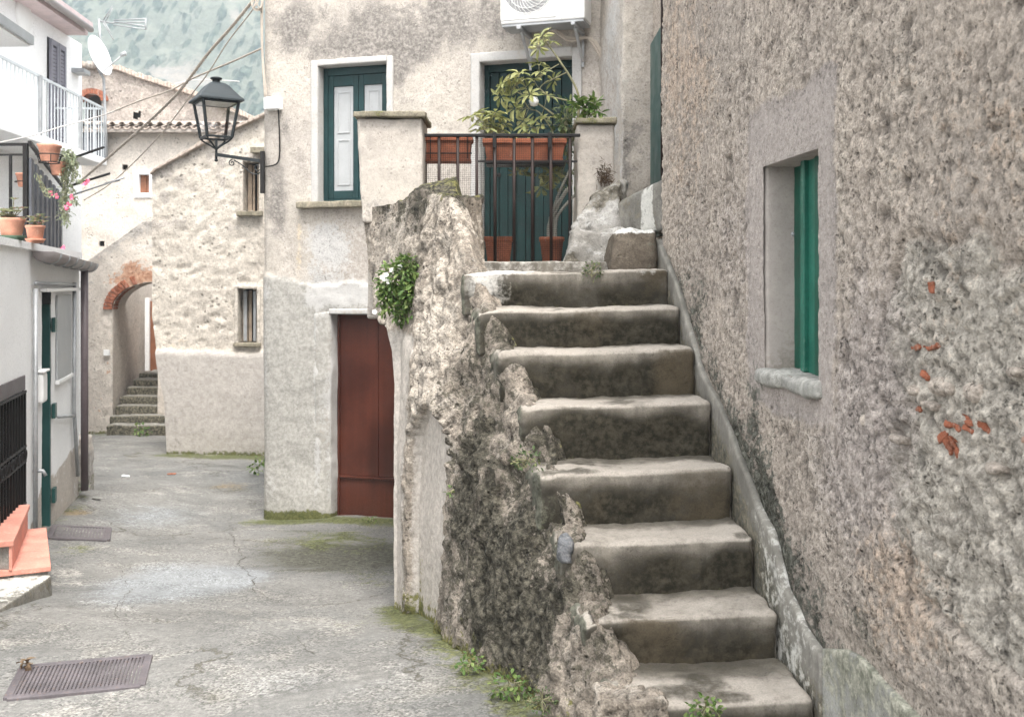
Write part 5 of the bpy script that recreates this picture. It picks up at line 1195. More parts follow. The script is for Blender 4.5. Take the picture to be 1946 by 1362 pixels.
b_ = ue; mb.hexa([LB.pt(ue-.003, -1, -.3), LB.pt(ue+4.2, -1, -1.6), LB.pt(ue-.003, -1, -5), LB.pt(ue+4.2, -1, -5), LB.pt(ue-.003, top_z+.05, -.3), LB.pt(ue+4.2, top_z+.05, -1.6), LB.pt(ue-.003, top_z+.05, -5), LB.pt(ue+4.2, top_z+.05, -5)]); mb.build('body', M['white'], wb)
def lbx(name, mat, parent, u0, u1, z0, z1, d0, d1, bev=.003):
    mb = MB(); LB.box(mb, u0, u1, z0, z1, d0, d1); return mb.build(name, mat, parent, bevel=bev)
# upper storey far left with its overhanging slab
mb = MB(); mb.box(-9, -5.6, 3, 9.4, 1.86, 7.2); mb.build('upper_storey', M['white'], wb)
mb = MB(); A_, B_ = at(58, 74, 10.2), at(-10, -4, 8.7); A2 = at(40, 84, 10.1)
mb.hexa([V(B_.x,B_.y-2,A_.z-.08),V(A_.x,A_.y,A_.z-.08),V(-8,B_.y-2,A_.z-.08),V(-8,A_.y+.2,A_.z-.08),V(B_.x,B_.y-2,A_.z+.02),V(A_.x,A_.y,A_.z+.02),V(-8,B_.y-2,A_.z+.02),V(-8,A_.y+.2,A_.z+.02)]); mb.build('overhang_slab', M['white'], wb, bevel=.01)
mb = MB(); mb.beam(V(B_.x+.02,B_.y-2,A_.z-.02), V(A_.x+.02,A_.y,A_.z-.02), .03, .09); mb.build('slab_edge', M['zinc'], wb)
# barred opening with lattice head
gr = thing('window_grille', 'black iron bar grille with a scrolled middle band on the low white block', 'grille', LB.pt((gO[0]+gO[1])/2, gO[2], .03))
lbx('opening_backing', M['greybacking'], wb, gO[0]-.02, gO[1]+.02, gO[2]-.05, gO[3]+.02, -.30, -.25, 0)
gz_ = LB.z(22, 755); zb_ = gO[2]+.02; zm_ = LB.z(22, 880)
lbx('lattice_head', M['grate'], gr, gO[0], gO[1]-.005, gz_+.012, gO[3], -.02, .012)
mb = MB()
k = gO[1]-.02; kk = 0
while k > 5.6: mb2 = MB(); mb2.beam(LB.pt(k, zb_, .012), LB.pt(k, gz_, .012), .013, .013); (mb2.build('bar', M['iron'], gr) if kk < 34 else None); k -= .092; kk += 1
for z in (zb_, zm_-.05, zm_+.055, gz_): lbx('rail', M['iron'], gr, 5.6, gO[1]-.004, z-.009, z+.009, .006, .022)
mb = MB(); k = gO[1]-.06
while k > 5.9:
    c = LB.pt(k, zm_, .024); e_ = Vector((*LB.e, 0))
    mb.tube([c+e_*math.cos(a)*.034+V(0, 0, 1)*math.sin(a)*.034 for a in np.linspace(0, 6.28, 13)], .006, 5); mb.tube([c+e_*math.cos(a)*.016+V(0, 0, 1)*math.sin(a*2)*.03 for a in np.linspace(0, 6.28, 13)], .005, 5); k -= .11
mb.build('scroll_band', M['iron'], gr)
# door, meter box, gutter, pipes of the block
ddr = lbx('door', M['greenD'], wb, dO[0]+.002, dO[0]+.05, dO[2], dO[3]-.12, -.14, -.02)
lbx('door_leaf', M['zinc'], ddr, dO[0]+.052, dO[1]-.05, dO[2], dO[3]-.14, -.12, -.07); lbx('door_jamb', M['greenD'], ddr, dO[1]-.048, dO[1]-.002, dO[2], dO[3]-.10, -.14, .0)
lbx('transom', M['plastic'], ddr, dO[0]+.002, dO[1]-.002, dO[3]-.095, dO[3]-.004, -.16, -.10)
for py in (617, 780, 940): lbx('hinge', M['greenD'], ddr, dO[1]+.004, dO[1]+.10, LB.z(99, py)-.06, LB.z(99, py)+.06, .003, .03)
lbx('door_hood', M['plastic'], wb, dO[0]-.1, LB.u(140), dO[3]+.002, dO[3]+.03, .004, .06)
lbx('shutter_panel', M['panelwhite'], wb, LB.u(105), LB.u(131), LB.z(118, 715), dO[3]-.03, .003, .02); lbx('shutter_sill', M['plastic'], wb, LB.u(104), LB.u(132), LB.z(118, 723), LB.z(118, 716), .003, .035)
lbx('wall_hatch', M['zinc'], wb, LB.u(62), LB.u(66), LB.z(64, 880), LB.z(64, 820), .003, .015)
mbx = thing('mailbox', 'small white rounded mailbox on the white wall beside the narrow door', 'mailbox', LB.pt(LB.u(72), LB.z(72, 735), .05))
lbx('box', M['plastic'], mbx, LB.u(69), LB.u(77.5), LB.z(73, 765), LB.z(73, 708), .004, .05, .02); lbx('lid', M['plastic'], mbx, LB.u(68.5), LB.u(78.5), LB.z(73, 708)+.002, LB.z(73, 702), .004, .065, .012)
g0, g1 = LB.u(56), LB.u(153); zg = LB.z(100, 494)
gm = MB(); n_ = 10; rG = .075
for s_, (ua, za) in enumerate(((g0, zg+.10), (g1, zg+.03))): pass
ring0 = []; ring1 = []
for i in range(n_+1):
    a = math.pi+math.pi*i/n_; 
    ring0.append(LB.pt(g0, 1.79+rG*math.sin(a), .09+rG*math.cos(a))); ring1.append(LB.pt(g1, 1.745+rG*math.sin(a), .09+rG*math.cos(a)))
gm.add(ring0+ring1, [(i, i+1, n_+2+i, n_+1+i) for i in range(n_)]+[tuple(range(n_+1)), tuple(range(n_+1, 2*n_+2))[::-1]])
gt = gm.build('gutter', M['browngutter'], wb, True)
mb = MB()
for q in np.linspace(.12, .95, 6):
    u = g0+(g1-g0)*q; zz = 1.79-.045*q; mb.tube([LB.pt(u, zz+(rG+.004)*math.sin(a), .09+(rG+.004)*math.cos(a)) for a in np.linspace(math.pi, 2*math.pi, 9)], .008, 5)
mb.build('gutter_strap', M['zinc'], gt)
mb = MB(); ud = LB.u(141); mb.tube([LB.pt(ud, 1.68, .09), LB.pt(ud, gz1(*LB.pt(ud, 0, .09)[:2])+.1, .09)], .034, 12); mb.build('downpipe', M['downpipe'], wb, True)
mb = MB(); mb.tube([LB.pt(LB.u(59), 1.52, .03), LB.pt(LB.u(59), -.4, .03)], .018, 8); mb.tube([LB.pt(LB.u(59), LB.z(60, 538), .03), LB.pt(LB.u(135), LB.z(135, 541), .03)], .013, 8)
mb.tube([LB.pt(LB.u(135), LB.z(135, 541)+.02, .03), LB.pt(LB.u(134), LB.z(134, 780), .03), LB.pt(LB.u(137), LB.z(137, 905), .05)], .018, 8); mb.tube([LB.pt(LB.u(104), LB.z(104, 792), .03), LB.pt(LB.u(134), LB.z(134, 790), .03)], .014, 8); mb.build('water_pipe', M['zinc'], wb, True)
mb = MB(); mb.tube([LB.pt(LB.u(62), LB.z(62, 895), .0), LB.pt(LB.u(62), LB.z(62, 895), .07), LB.pt(LB.u(62), LB.z(62, 905), .09)], .014, 7); mb.build('tap', M['zinc'], wb, True)
# planter trough stub by the drainpipe
a = at(143, 945, 10.2); b = at(161, 945, 10.2)
o = rough_hexa('stone_bollard', [V(a.x-.08,10.1,a.z-.15),V(b.x,10.1,a.z-.15),V(a.x-.08,10.45,a.z-.15),V(b.x,10.45,a.z-.15),V(a.x-.08,10.1,at(0,830,10.2).z),V(b.x-.01,10.1,at(0,830,10.2).z),V(a.x-.08,10.45,at(0,830,10.2).z),V(b.x-.01,10.45,at(0,830,10.2).z)], M['far'], None, .03, .03, ((.02, 4, 3), (.008, 18, 3)), lambda P, N: dict(grime=.7*sst(at(0,858,10.2).z-P[:, 2], -.03, .03), moss=.4*sst(-.3-P[:, 2], 0, .1)), 500, V(b.x, 10.2, a.z))
tag(o, 'short stone kerb post with a pale top behind the brown drainpipe', 'post')
# pink tiled steps and concrete platform
ps = thing('tiled_steps', 'two pink tiled entrance steps at the left edge below the barred opening', 'steps', V(-3.0, 6.6, -.3))
def poly_slab(name, pts, z0, z1, mat, parent, bev=.006):
    mb = MB(); mb.prism([V(x, y, z0) for x, y in pts], V(0, 0, z1-z0)); return mb.build(name, mat, parent, bevel=bev)
lowA, lowB = at(97, 1075, 6.2), at(88, 1000, 7.2); upA, upB = at(26, 1027, 6.09), at(57, 957, 7.12)
zl, zu = lowA.z, upA.z
def tile_row(name, xy0, xy1, zt, th, w_, nT):
    # a row of tiles laid along the edge from xy0 to xy1, w_ wide towards the house
    a = V(*xy0, 0); b = V(*xy1, 0); d = b-a; side = V(-d.y, d.x, 0).normalized()
    for i in range(nT):
        p = a+d*(i/nT)+d.normalized()*.003; q = a+d*((i+1)/nT)-d.normalized()*.003; j = random.uniform(-.002, .002)
        mb = MB(); mb.prism([V(p.x, p.y, zt-th+j), V(q.x, q.y, zt-th+j), V(*(q+side*w_).xy, zt-th+j), V(*(p+side*w_).xy, zt-th+j)], V(0, 0, th)); mb.build(name, M['pink'], ps, bevel=.006)
tile_row('tile', (lowA.x, lowA.y), (lowB.x, lowB.y), zl, .035, .62, 5); tile_row('tile', (upA.x, upA.y), (upB.x, upB.y), zu, .035, .75, 5)
a, b = V(upA.x-.015, upA.y+.01, 0), V(upB.x-.015, upB.y, 0); d = b-a; sd_ = V(-d.y, d.x, 0).normalized()
mb = MB(); mb.prism([V(a.x, a.y, zl+.003), V(b.x, b.y, zl+.003), V(*(b+sd_*.016).xy, zl+.003), V(*(a+sd_*.016).xy, zl+.003)], V(0, 0, zu-.037-zl-.003)); mb.build('riser', M['pink'], ps)
poly_slab('masonry', [(upA.x-.035, upA.y+.03), (upB.x-.035, upB.y), (-4.2, 7.3), (-4.2, upA.y+.03)], -.6, zu-.037, M['dado'], ps, 0)
poly_slab('masonry', [(lowA.x-.03, lowA.y+.03), (lowB.x-.03, lowB.y-.02), (upB.x-.02, upB.y-.03), (upA.x-.015, upA.y+.032)], -.7, zl-.037, M['dado'], ps, 0)
pA = at(73, 1098, 6.12); c = [V(-5,2.5,-.5),V(-2.72,2.5,-.5),V(-5,6.19,-.6),V(-2.755,6.19,-.6),V(-5,2.5,pA.z),V(-2.735,2.5,pA.z),V(-5,6.19,pA.z),V(-2.775,6.19,pA.z)]
o = rough_hexa('concrete_platform', c, M['skirt'], None, .04, .015, ((.010, 3, 3), (.004, 20, 3)), lambda P, N: dict(white=.55*sst(N[:, 2], .3, .8)*(.8+fbm(P, 2, 3, 4)), stain=.4*sst(N[:, 0], .3, .8)), 505, V(-3, 5.8, -.4)); tag(o, 'low beige concrete platform in front of the pink tiled steps', 'platform')

# ------------------------------------------------------------------ roof terrace: pots, railing, dark screen
G3 = 'potted plants along the roof terrace edge'
def succ(label, base, r, n, mat='leaf_c', L=.045):
    t = thing('succulent', label, 'plant', base, 'succulents in the roof terrace pots'); lf, sm_ = MB(), MB()
    for i in range(n):
        c = base+V(random.gauss(0, r*.5), random.gauss(0, r*.5), abs(random.gauss(r*.5, r*.35))-.01*random.random()); sm_.tube([base, c], .003, 5)
        for k in range(9):
            a = k*2.4; lf.leaf(c, V(math.cos(a), math.sin(a), .35+.05*k), V(0, 0, 1), L*(1-.06*k), L*.5*(1-.05*k), .05)
    lf.build('leaves', M[mat], t); sm_.build('stem', M['stem'], t); return t
pz = top_z+.05
c = at(22, 458, 7.0); c.z = pz; t, q = pot('large pale terracotta pot on a green saucer on the terrace edge', c, .088, .150, M['terra2'], G3, True, 24, paint('green_saucer', (.06, .11, .07), .6)); succ('spreading pale green succulent in the large pot on the terrace edge', q, .085, 26)
c = at(67, 466, 7.45); c.z = pz; t, q = pot('small terracotta pot on a matching saucer at the corner of the terrace edge', c, .068, .125, M['terra2'], G3, True); succ('upright succulent with a tall shoot in the small corner pot', q, .075, 16); 
tr = thing('terrace_railing', 'black iron railing post and bars with a dark slatted screen on the roof terrace', 'railing', at(50, 470, 9.0))
Yt = 9.0; xc = at(49, 0, Yt).x; zt_ = at(0, 275, Yt).z; zt2 = at(0, 294, Yt).z
mb = MB(); mb.box(xc-.02, xc+.02, Yt-.02, Yt+.02, pz, zt_+.01); mb.build('post', M['iron'], tr, bevel=.003)
mb = MB(); mb.box(xc-2.6, xc+.02, Yt-.018, Yt+.018, zt_-.010, zt_+.012); mb.box(xc-2.6, xc-.02, Yt-.010, Yt+.010, zt2-.010, zt2+.006); mb.build('top_rail', M['iron'], tr)
for i, px in enumerate((20, -15, -50)): x = at(px, 0, Yt).x; mb = MB(); mb.box(x-.011, x+.011, Yt-.009, Yt+.009, pz, zt2-.01); mb.build('bar', M['iron'], tr)
S0, S1 = at(60, 300, 9.0), at(122, 372, 12.6); mb = MB(); nS = 16
for i in range(nS):
    a = S0.lerp(S1, i/nS); b = S0.lerp(S1, (i+.86)/nS); o_ = .02 if i % 2 else 0
    z_ = zt_-.06
    mb.hexa([V(a.x-o_, a.y, pz-.02), V(b.x-o_, b.y, pz-.02), V(a.x-.025-o_, a.y, pz-.02), V(b.x-.025-o_, b.y, pz-.02), V(a.x-o_, a.y, a.z), V(b.x-o_, b.y, b.z), V(a.x-.025-o_, a.y, a.z), V(b.x-.025-o_, b.y, b.z)])
mb.build('slatted_screen', M['board'], tr, bevel=.004)
mb = MB(); mb.beam(S0+V(.03, -.1, .12), S1+V(.03, 0, .05), .03, .03); mb.build('handrail', M['iron'], tr)
# hanging pots on the railing corner and trailing flowers
c = at(94, 308, 8.85); t, q = pot('hanging square-looking terracotta pot in a wire holder on the terrace railing corner', c, .105, .15, M['terra2'], G3, False, 4); t.rotation_euler.z = 0
mb = MB(); mb.tube([c+V(math.cos(a)*.11, math.sin(a)*.11, .06) for a in np.linspace(0, 6.28, 17)], .005, 5); mb.tube([c+V(math.cos(a)*.085, math.sin(a)*.085, -.005) for a in np.linspace(0, 6.28, 17)], .005, 5)
for k in range(6): a = k*1.047; mb.tube([c+V(math.cos(a)*.11, math.sin(a)*.11, .06), c+V(math.cos(a)*.085, math.sin(a)*.085, -.005)], .004, 5)
mb.build('wire_holder', M['iron'], t)
c = at(112, 334, 9.3); t, q2 = pot('second hanging terracotta pot half hidden behind trailing leaves', c, .085, .12, M['terra2'], G3, False, 20)
c = at(46, 356, 9.6); t, q3 = pot('small terracotta pot in a holder behind the black terrace post', c, .075, .13, M['terra2'], G3, False, 20)
mb = MB(); mb.tube([c+V(math.cos(a)*.08, math.sin(a)*.08, .05) for a in np.linspace(0, 6.28, 17)], .005, 5); mb.build('wire_holder', M['iron'], t)
vt = thing('trailing_plant', 'trailing grey green plant with pink flowers hanging down in front of the dark screen', 'plant', q2); lf, sm_, fl = MB(), MB(), MB()
for i in range(17):
    ex_, ey_ = random.choice([(148, 360), (140, 395), (125, 410), (150, 330), (136, 345), (120, 370), (143, 310), (132, 300)]); e_ = at(ex_+random.uniform(-12, 12), ey_+random.uniform(-18, 14), 9.25+random.uniform(-.15, .15))
    s0 = q2+V(random.uniform(-.05, .06), random.uniform(-.05, .05), 0); p_ = smoothp([s0, s0.lerp(e_, .35)+V(.03, 0, .06), s0.lerp(e_, .7)+rv(.02), e_], 5); sm_.tube(p_, .003, 4)
    for p in p_[2:]:
        for k in range(4): lf.leaf(p+rv(.015), rv(1)+V(0, -.2, -.5), V(0, 0, 1), random.uniform(.03, .055), .018, .15)
for i in range(3):
    p_ = smoothp([at(70, 330, 8.8), at(85, 355+i*8, 8.8), at(92+i*8, 365+i*3, 8.8)], 5); sm_.tube(p_, .003, 4)
    for p in p_[1:]:
        for k in range(2): lf.leaf(p+rv(.01), rv(1), V(0, 0, 1), .035, .014, .15)
for px, py in ((95, 367), (106, 372), (137, 376), (126, 395), (166, 345), (160, 348), (121, 472), (130, 388)):
    p = at(px, py, 8.95)
    for k in range(8): fl.leaf(p+rv(.006), rv(1), V(0, -1, 0), .026, .022, .1)
lf.build('leaves', M['leaf_t'], vt); sm_.build('stem', M['stem'], vt); fl.build('flower', M['flower_p'], vt)
GR = 'dark washing line rods on the white house'
for i, (a, b, r_, lab) in enumerate([((160,296,11.2),(197,280,11.0),.014,'upper short dark rod sticking out past the trailing plant'),((172,343,11.2),(208,330,11.0),.014,'middle dark rod sticking out past the pink flowers'),((155,368,11.4),(235,338,11.0),.010,'long thin rod with a pale clip, lowest of the three rods')]):
    mb = MB(); mb.tube([at(*a)+V(-.3, .1, -.06), at(*b)], r_, 7); o = mb.build('line_rod', M['iron' if i < 2 else 'zinc'], None, True, loc=tuple(at(*a))); tag(o, lab, 'rod', GR)
    if i == 2: mb = MB(); mb.beam(at(200, 349, 11.1), at(228, 342, 11.05), .02, .02); mb.build('clip', M['zinc'], o)

# ================================================================== TALL WHITE HOUSE
TW = Plane(-6.15, 0, -.058, 1, 1); TW.n = np.array([abs(TW.e[1]), abs(TW.e[0])])
th = thing('house', 'tall white house with grey louvred shutters and a long balcony at the upper left', 'house', TW.pt(15, -1))
zr_ = 5.52; ue = TW.u(155)+.0; 
TW.wall('wall', lines(9, ue, .15), lines(-1.3, zr_, .15), M['white'], th, lambda U, Z, P: fbm(P, 1, 3, 90)*.01, lambda U, Z, P, D: dict(grey=.2*sst(fbm(P, .8, 3, 91), 0, .4)))
mb = MB(); TW.box(mb, 9, ue-.004, -1.4, zr_, -7, -.02); mb.build('body', M['white'], th)
mb = MB(); TW.box(mb, 8.8, TW.u(167, .32), zr_+.002, zr_+.10, -7, .32); rf_ = mb.build('roof', M['tilepink'], th)
mb = MB(); TW.box(mb, 8.8, TW.u(167, .32), zr_+.102, zr_+.20, -7, .40); mb.build('eaves_tiles', M['tilepink'], rf_); 
mb = MB(); mb.tube([TW.pt(9, zr_+.06, .42), TW.pt(TW.u(168, .38), zr_+.06, .42)], .05, 8); mb.build('gutter', M['browngutter'], rf_, True)
zb_ = 3.38; us1 = TW.u(203, .8)
mb = MB(); TW.box(mb, 8.5, us1, zb_, zb_+.11, .01, .80); bal = mb.build('balcony', M['white'], th, bevel=.01)
mb = MB(); zt_ = zb_+.86; nb = 0
TW.box(mb, 8.5, us1-.03, zt_, zt_+.03, .755, .785); mb.beam(TW.pt(us1-.05, zt_+.015, .02), TW.pt(us1-.05, zt_+.015, .76), .03, .03)
u = us1-.05
while u > 9: mb.beam(TW.pt(u, zb_+.11, .77), TW.pt(u, zt_, .77), .011, .011); u -= .115
for k in range(7): mb.beam(TW.pt(us1-.05, zb_+.11, .08+k*.11), TW.pt(us1-.05, zt_, .08+k*.11), .014, .014)
mb.build('railing', M['rail_w'], bal)
for px, in ((151,), (75,)): u = TW.u(px, .78); mb = MB(); mb.beam(TW.pt(u, zb_+.11, .79), TW.pt(u, zt_+.02, .79), .04, .04); mb.build('post', M['zinc'], bal)
a, b = TW.u(90), TW.u(119.5); z1 = TW.z(105, 82)
for i in range(2):
    u0, u1 = (a+(b-a)*.5*i)+.01, (a+(b-a)*.5*(i+1))-.01; mb = MB()
    TW.box(mb, u0, u0+.06, zb_+.12, z1, .02, .06); TW.box(mb, u1-.06, u1, zb_+.12, z1, .02, .06); TW.box(mb, u0+.06, u1-.06, z1-.08, z1, .02, .058); TW.box(mb, u0+.06, u1-.06, zb_+.12, zb_+.24, .02, .058); TW.box(mb, u0+.06, u1-.06, (zb_+z1)/2, (zb_+z1)/2+.08, .02, .058)
    z = zb_+.26
    while z < z1-.1: mb.beam(TW.pt(u0+.06, z, .035), TW.pt(u1-.06, z, .035), .012, .045); z += .058
    mb.build('shutter', M['shutter'], th)
mb = MB(); TW.box(mb, a-.02, b+.02, zb_+.1, z1+.02, .002, .012); mb.build('opening', M['dark'], th)
mb = MB(); mb.lathe(TW.pt(TW.u(44), TW.z(40, 26), .0), [(0, .05), (.20, .04), (.26, .02), (.27, 0)], 24, (*TW.n, 0)); mb.build('round_vent', M['plastic'], th, True)
mb = MB(); TW.box(mb, TW.u(135), TW.u(148), TW.z(140, 140), TW.z(140, 132), .002, .2); mb.build('wall_bracket', M['zinc'], th)
# satellite dish and aerial
dp = at(187, 107, 15.6); sdh = thing('satellite_dish', 'white satellite dish on a thin mast at the end of the far balcony', 'satellite dish', at(203, 300, 15.7)); ax = V(.95, -.12, .28).normalized()
mb = MB(); mb.lathe(dp, [(0, -.07), (.12, -.055), (.22, -.02), (.31, .03), (.315, .034), (.30, .034), (.21, -.01), (.12, -.045), (0, -.06)], 32, ax); mb.build('dish', M['plastic'], sdh, True)
mb = MB(); mb.tube([dp-ax*.1, at(197, 150, 15.7), at(200, 220, 15.7), at(203, 305, 15.7)], .02, 8); mb.build('mast', M['zinc'], sdh, True)
mb = MB(); mb.tube([dp+V(.02, 0, -.28), dp+ax*.42+V(0, 0, -.10)], .012, 6); mb.lathe(dp+ax*.42+V(0, 0, -.10), [(0, -.04), (.03, -.04), (.035, .04), (0, .05)], 10, ax); mb.build('feed_arm', M['zinc'], sdh, True)
an = thing('television_aerial', 'metal television aerial with splayed rods above the satellite dish', 'aerial', at(192, 110, 16.3)); mb = MB(); Ya = 16.2
mb.tube([at(194, 120, Ya), at(190, 75, Ya), at(188, 36, Ya)], .018, 6); mb.build('mast', M['zinc'], an, True)
mb = MB(); mb.tube([at(186, 40, Ya), at(212, 44, Ya), at(222, 43, Ya)], .013, 6)
for y0, y1 in ((38, 36), (43, 42), (47, 56), (41, 50)): mb.tube([at(216, y0+1, Ya), at(277, y1, Ya-.2)], .010, 5)
mb.tube([at(277, 35, Ya-.2), at(277, 57, Ya-.2)], .012, 5)
for (x0, y0, x1, y1) in ((196, 40, 213, 12), (200, 42, 214, 16), (196, 44, 216, 76), (198, 42, 210, 62)): mb.tube([at(x0, y0, Ya), at(x1, y1, Ya-.1)], .009, 5)
mb.build('elements', M['zinc'], an, True)

# ================================================================== FAR HOUSES
def front(name, Y, x0px, x1px, zb, zt, res, mat, parent, disp, attrs, holes=(), top=None, skew=0.):
    a = (x0px-CX)/F*Y; b = (x1px-CX)/F*Y
    P = Plane(a, Y, 1, skew, 1); P.n = np.array([P.e[1], -P.e[0]])
    L = (b-a)/P.e[0]
    ed = [h[0] for h in holes]+[h[1] for h in holes]; ez_ = [h[2] for h in holes]+[h[3] for h in holes]
    return P, L, ed, ez_
# cream rubble house (middle distance)
MP = Plane(at(288, 0, 14.8).x, 14.8, 1, -.02, 1); MP.n = np.array([MP.e[1], -MP.e[0]])
mh = thing('house', 'rough cream rubble house with a smooth grey rendered base and small wooden shutters', 'house', MP.pt(.8, -.9))
ML = MP.u(540); hw1 = (MP.u(452), MP.u(488), MP.z(470, 652), MP.z(470, 549)); hw2 = (MP.u(462), MP.u(492), MP.z(475, 402), MP.z(475, 307))
def mtop(u): return float(np.interp(u, [0, MP.u(300), MP.u(385), MP.u(430), MP.u(495), ML], [MP.z(288, 333), MP.z(300, 324), MP.z(385, 277), MP.z(430, 255), MP.z(495, 226), MP.z(540, 200)]))
def m_disp(U, Z, P):
    low = sst(MP.z(400, 668)+fbm(P, .9, 4, 96)*.14-Z, -.03, .05); dm = hole_damp(U, Z, [hw1, hw2], .08)
    f1, f2, wi = worley(P*[1, 1, 1.6], 4.2, 97)
    return dm*((1-low)*(np.clip(f2-f1, 0, .5)*.014+fbm(P, 9, 4, 98, .6)*.022-.02*sst(fbm(P*[1, 1, 1.6], 7, 3, 95), .22, .45)-.02)+low*(.05+fbm(P, 3, 3, 99)*.01))+fbm(P, .7, 2, 94)*.03
def m_attr(U, Z, P, D):
    w_ = fbm(P, 1.4, 4, 93); low = sst(MP.z(400, 668)+fbm(P, .9, 4, 96)*.14-Z, -.03, .05); tp = np.interp(U, [0, ML], [mtop(0), mtop(ML)])
    return dict(cement=low, smooth=low*.6, grime=np.clip(.55*np.exp(-(tp-Z)/.28)+.6*sst(fbm(P, 5, 4, 92), .14, .36)*(1-low)*sst(Z, 1.2, 2.6)*.9, 0, 1), moss=.6*sst(-.78-Z, 0, .1), tan=.35*blob(U, Z, MP.uz(320, 640), .35, .3)*(1-low))
us = lines(0, ML, .035, hw1[0], hw1[1], hw2[0], hw2[1]); zs = lines(-1.1, 4.2, .035)
def left_edge(P): return P
ob = MP.wall('wall', us, zs, M['mid'], mh, m_disp, m_attr, [hw1, hw2], mtop)
_L = wloc(mh)
for v in ob.data.vertices:
    u_ = v.co.x+_L.x-MP.p[0]; z_ = v.co.z+_L.z
    if u_ < .7:
        sh_ = float(np.interp(z_, [-1.1, MP.z(320, 862), MP.z(316, 760), MP.z(303, 700), MP.z(290, 600)], [.25, .235, .205, .10, 0]))
        v.co.x += sh_*(1-u_/.7)

mb = MB(); a_ = [MP.pt(u, z, d) for d in (-.4, -3.) for u, z in ((.32, -1.2), (ML, -1.2), (ML, mtop(ML)-.02), (.32, mtop(.32)-.02))]; mb.add(a_, [(0, 1, 2, 3), (4, 7, 6, 5), (0, 3, 7, 4), (1, 5, 6, 2), (3, 2, 6, 7), (0, 4, 5, 1)]); MP.box(mb, .32, MP.u(440), -1.2, 2.4, -.39, -.05); mb.build('rear_wall', M['mid'], mh)
# leaning foot of the corner
_OFF='''P0_, P1_ = MP.pt(0, 0), 0
rough_hexa('corner_buttress', [at(318, 868, 14.72), at(345, 868, 14.70), at(318, 868, 15.3), at(345, 868, 15.3), at(291, 600, 14.79), at(330, 600, 14.76), at(291, 600, 15.3), at(330, 600, 15.3)], M['mid'], mh, .05, .05, ((.03, 2.5, 3), (.012, 10, 3)), lambda P, N: dict(cement=sst(MP.z(400, 690)-P[:, 2], -.1, .1), tan=np.full(len(P), .35)), 505)'''
mb = MB()
for q in np.linspace(0, ML, 24)[:-1]:
    u0 = q; u1 = q+ML/23*.96; mb.prism([MP.pt(u0, mtop(u0)+.002, .08), MP.pt(u1, mtop(u1)+.002, .08), MP.pt(u1, mtop(u1)+.05+random.uniform(-.012, .012), .08), MP.pt(u0, mtop(u0)+.05+random.uniform(-.012, .012), .08)], V(0, .6, 0))
mb.build('roof', M['tile'], mh, bevel=.01)
def mwin(h, n_, nm):
    mb = MB(); MP.box(mb, h[0]-.02, h[1]+.02, h[2]-.02, h[3]+.02, -.32, -.28); w_ = mb.build(nm, M['dark'], mh)
    for (u0, u1, z0, z1) in ((h[0]-.05, h[0], h[2], h[3]+.05), (h[1], h[1]+.05, h[2], h[3]+.05), (h[0]-.003, h[1]+.003, h[3], h[3]+.052)):
        rough_hexa('reveal', MP.corners(u0, u1, z0, z1, -.30, .02), M['mid'], w_, .04, .015, ((.012, 6, 3),), None, 510)
    k = 0; u = h[0]+.01; wd = (h[1]-h[0]-.02)/n_
    for k in range(n_):
        mb = MB(); MP.box(mb, u+.004, u+wd-.004-(.03 if k == 1 else 0), h[2]+.015, h[3]-.03*random.random()-.01, -.22-.01*(k % 2), -.19-.015*(k % 2)); mb.build('board', M['oldwood'], w_, bevel=.004); u += wd
    return w_
w1_ = mwin(hw1, 3, 'window'); mb = MB(); MP.box(mb, hw1[0]+.04, hw1[0]+.09, hw1[2]+.02, hw1[3]-.03, -.18, -.14); MP.box(mb, hw1[1]-.09, hw1[1]-.05, hw1[2]+.02, hw1[3]-.03, -.18, -.14); mb.build('frame', M['zinc'], w1_, bevel=.004)
rough_hexa('sill', MP.corners(hw1[0]-.06, hw1[1]+.06, hw1[2]-.05, hw1[2]+.003, -.25, .06), M['cap'], w1_, .04, .012, ((.01, 6, 3),), None, 512)
w2_ = mwin(hw2, 3, 'window'); rough_hexa('sill', MP.corners(hw2[0]-.07, hw2[1]+.06, hw2[2]-.07, hw2[2]+.003, -.25, .10), M['cap'], w2_, .04, .012, ((.01, 6, 3),), None, 513)
# chimney-like stub at the right of its roof
mb = MB(); mb.box(*sorted((at(480, 0, 14.75).x, at(505, 0, 14.75).x)), 14.62, 14.9, at(0, 291, 14.7).z, at(0, 281, 14.7).z); mb.build('ledge', M['cap'], mh)

# arched stair house
AP = Plane(at(140, 0, 18).x, 18.0, 1, 0, 1); AP.n = np.array([0., -1.])
ah = thing('house', 'sloping stair house at the alley end with a brick arch over its steps', 'house', AP.pt(.9, -1.1))
AL = AP.u(335); a0, a1 = AP.u(214), AP.u(300); azs = AP.z(214, 588); az = AP.z(285, 535)
def atop(u): return float(np.interp(u, [0, AP.u(155), AP.u(268), AP.u(275), AL], [AP.z(140, 516), AP.z(155, 505), AP.z(268, 424), AP.z(280, 421), AP.z(300, 421)]))
us = lines(0, AL, .03, a0, a1); zs = lines(-1.3, 2.72, .03)
Uc, Zc = np.meshgrid(us, zs, indexing='ij')
P = np.zeros(Uc.shape+(3,)); T_ = np.vectorize(atop)(Uc); Zc = zs[0]+(Zc-zs[0])*(T_-zs[0])/(zs[-1]-zs[0])
P[..., 0] = AP.p[0]+Uc; P[..., 1] = 18; P[..., 2] = Zc; f = P.reshape(-1, 3); Uf, Zf = Uc.ravel(), Zc.ravel()
def archz(u): return azs+(az-azs)*np.sqrt(np.clip(1-((a1-.02-u)/(a1-.02-a0))**2, 0, 1))
f[:, 1] -= fbm(f, 1.2, 3, 110)*.03+fbm(f, 8, 3, 111)*.012
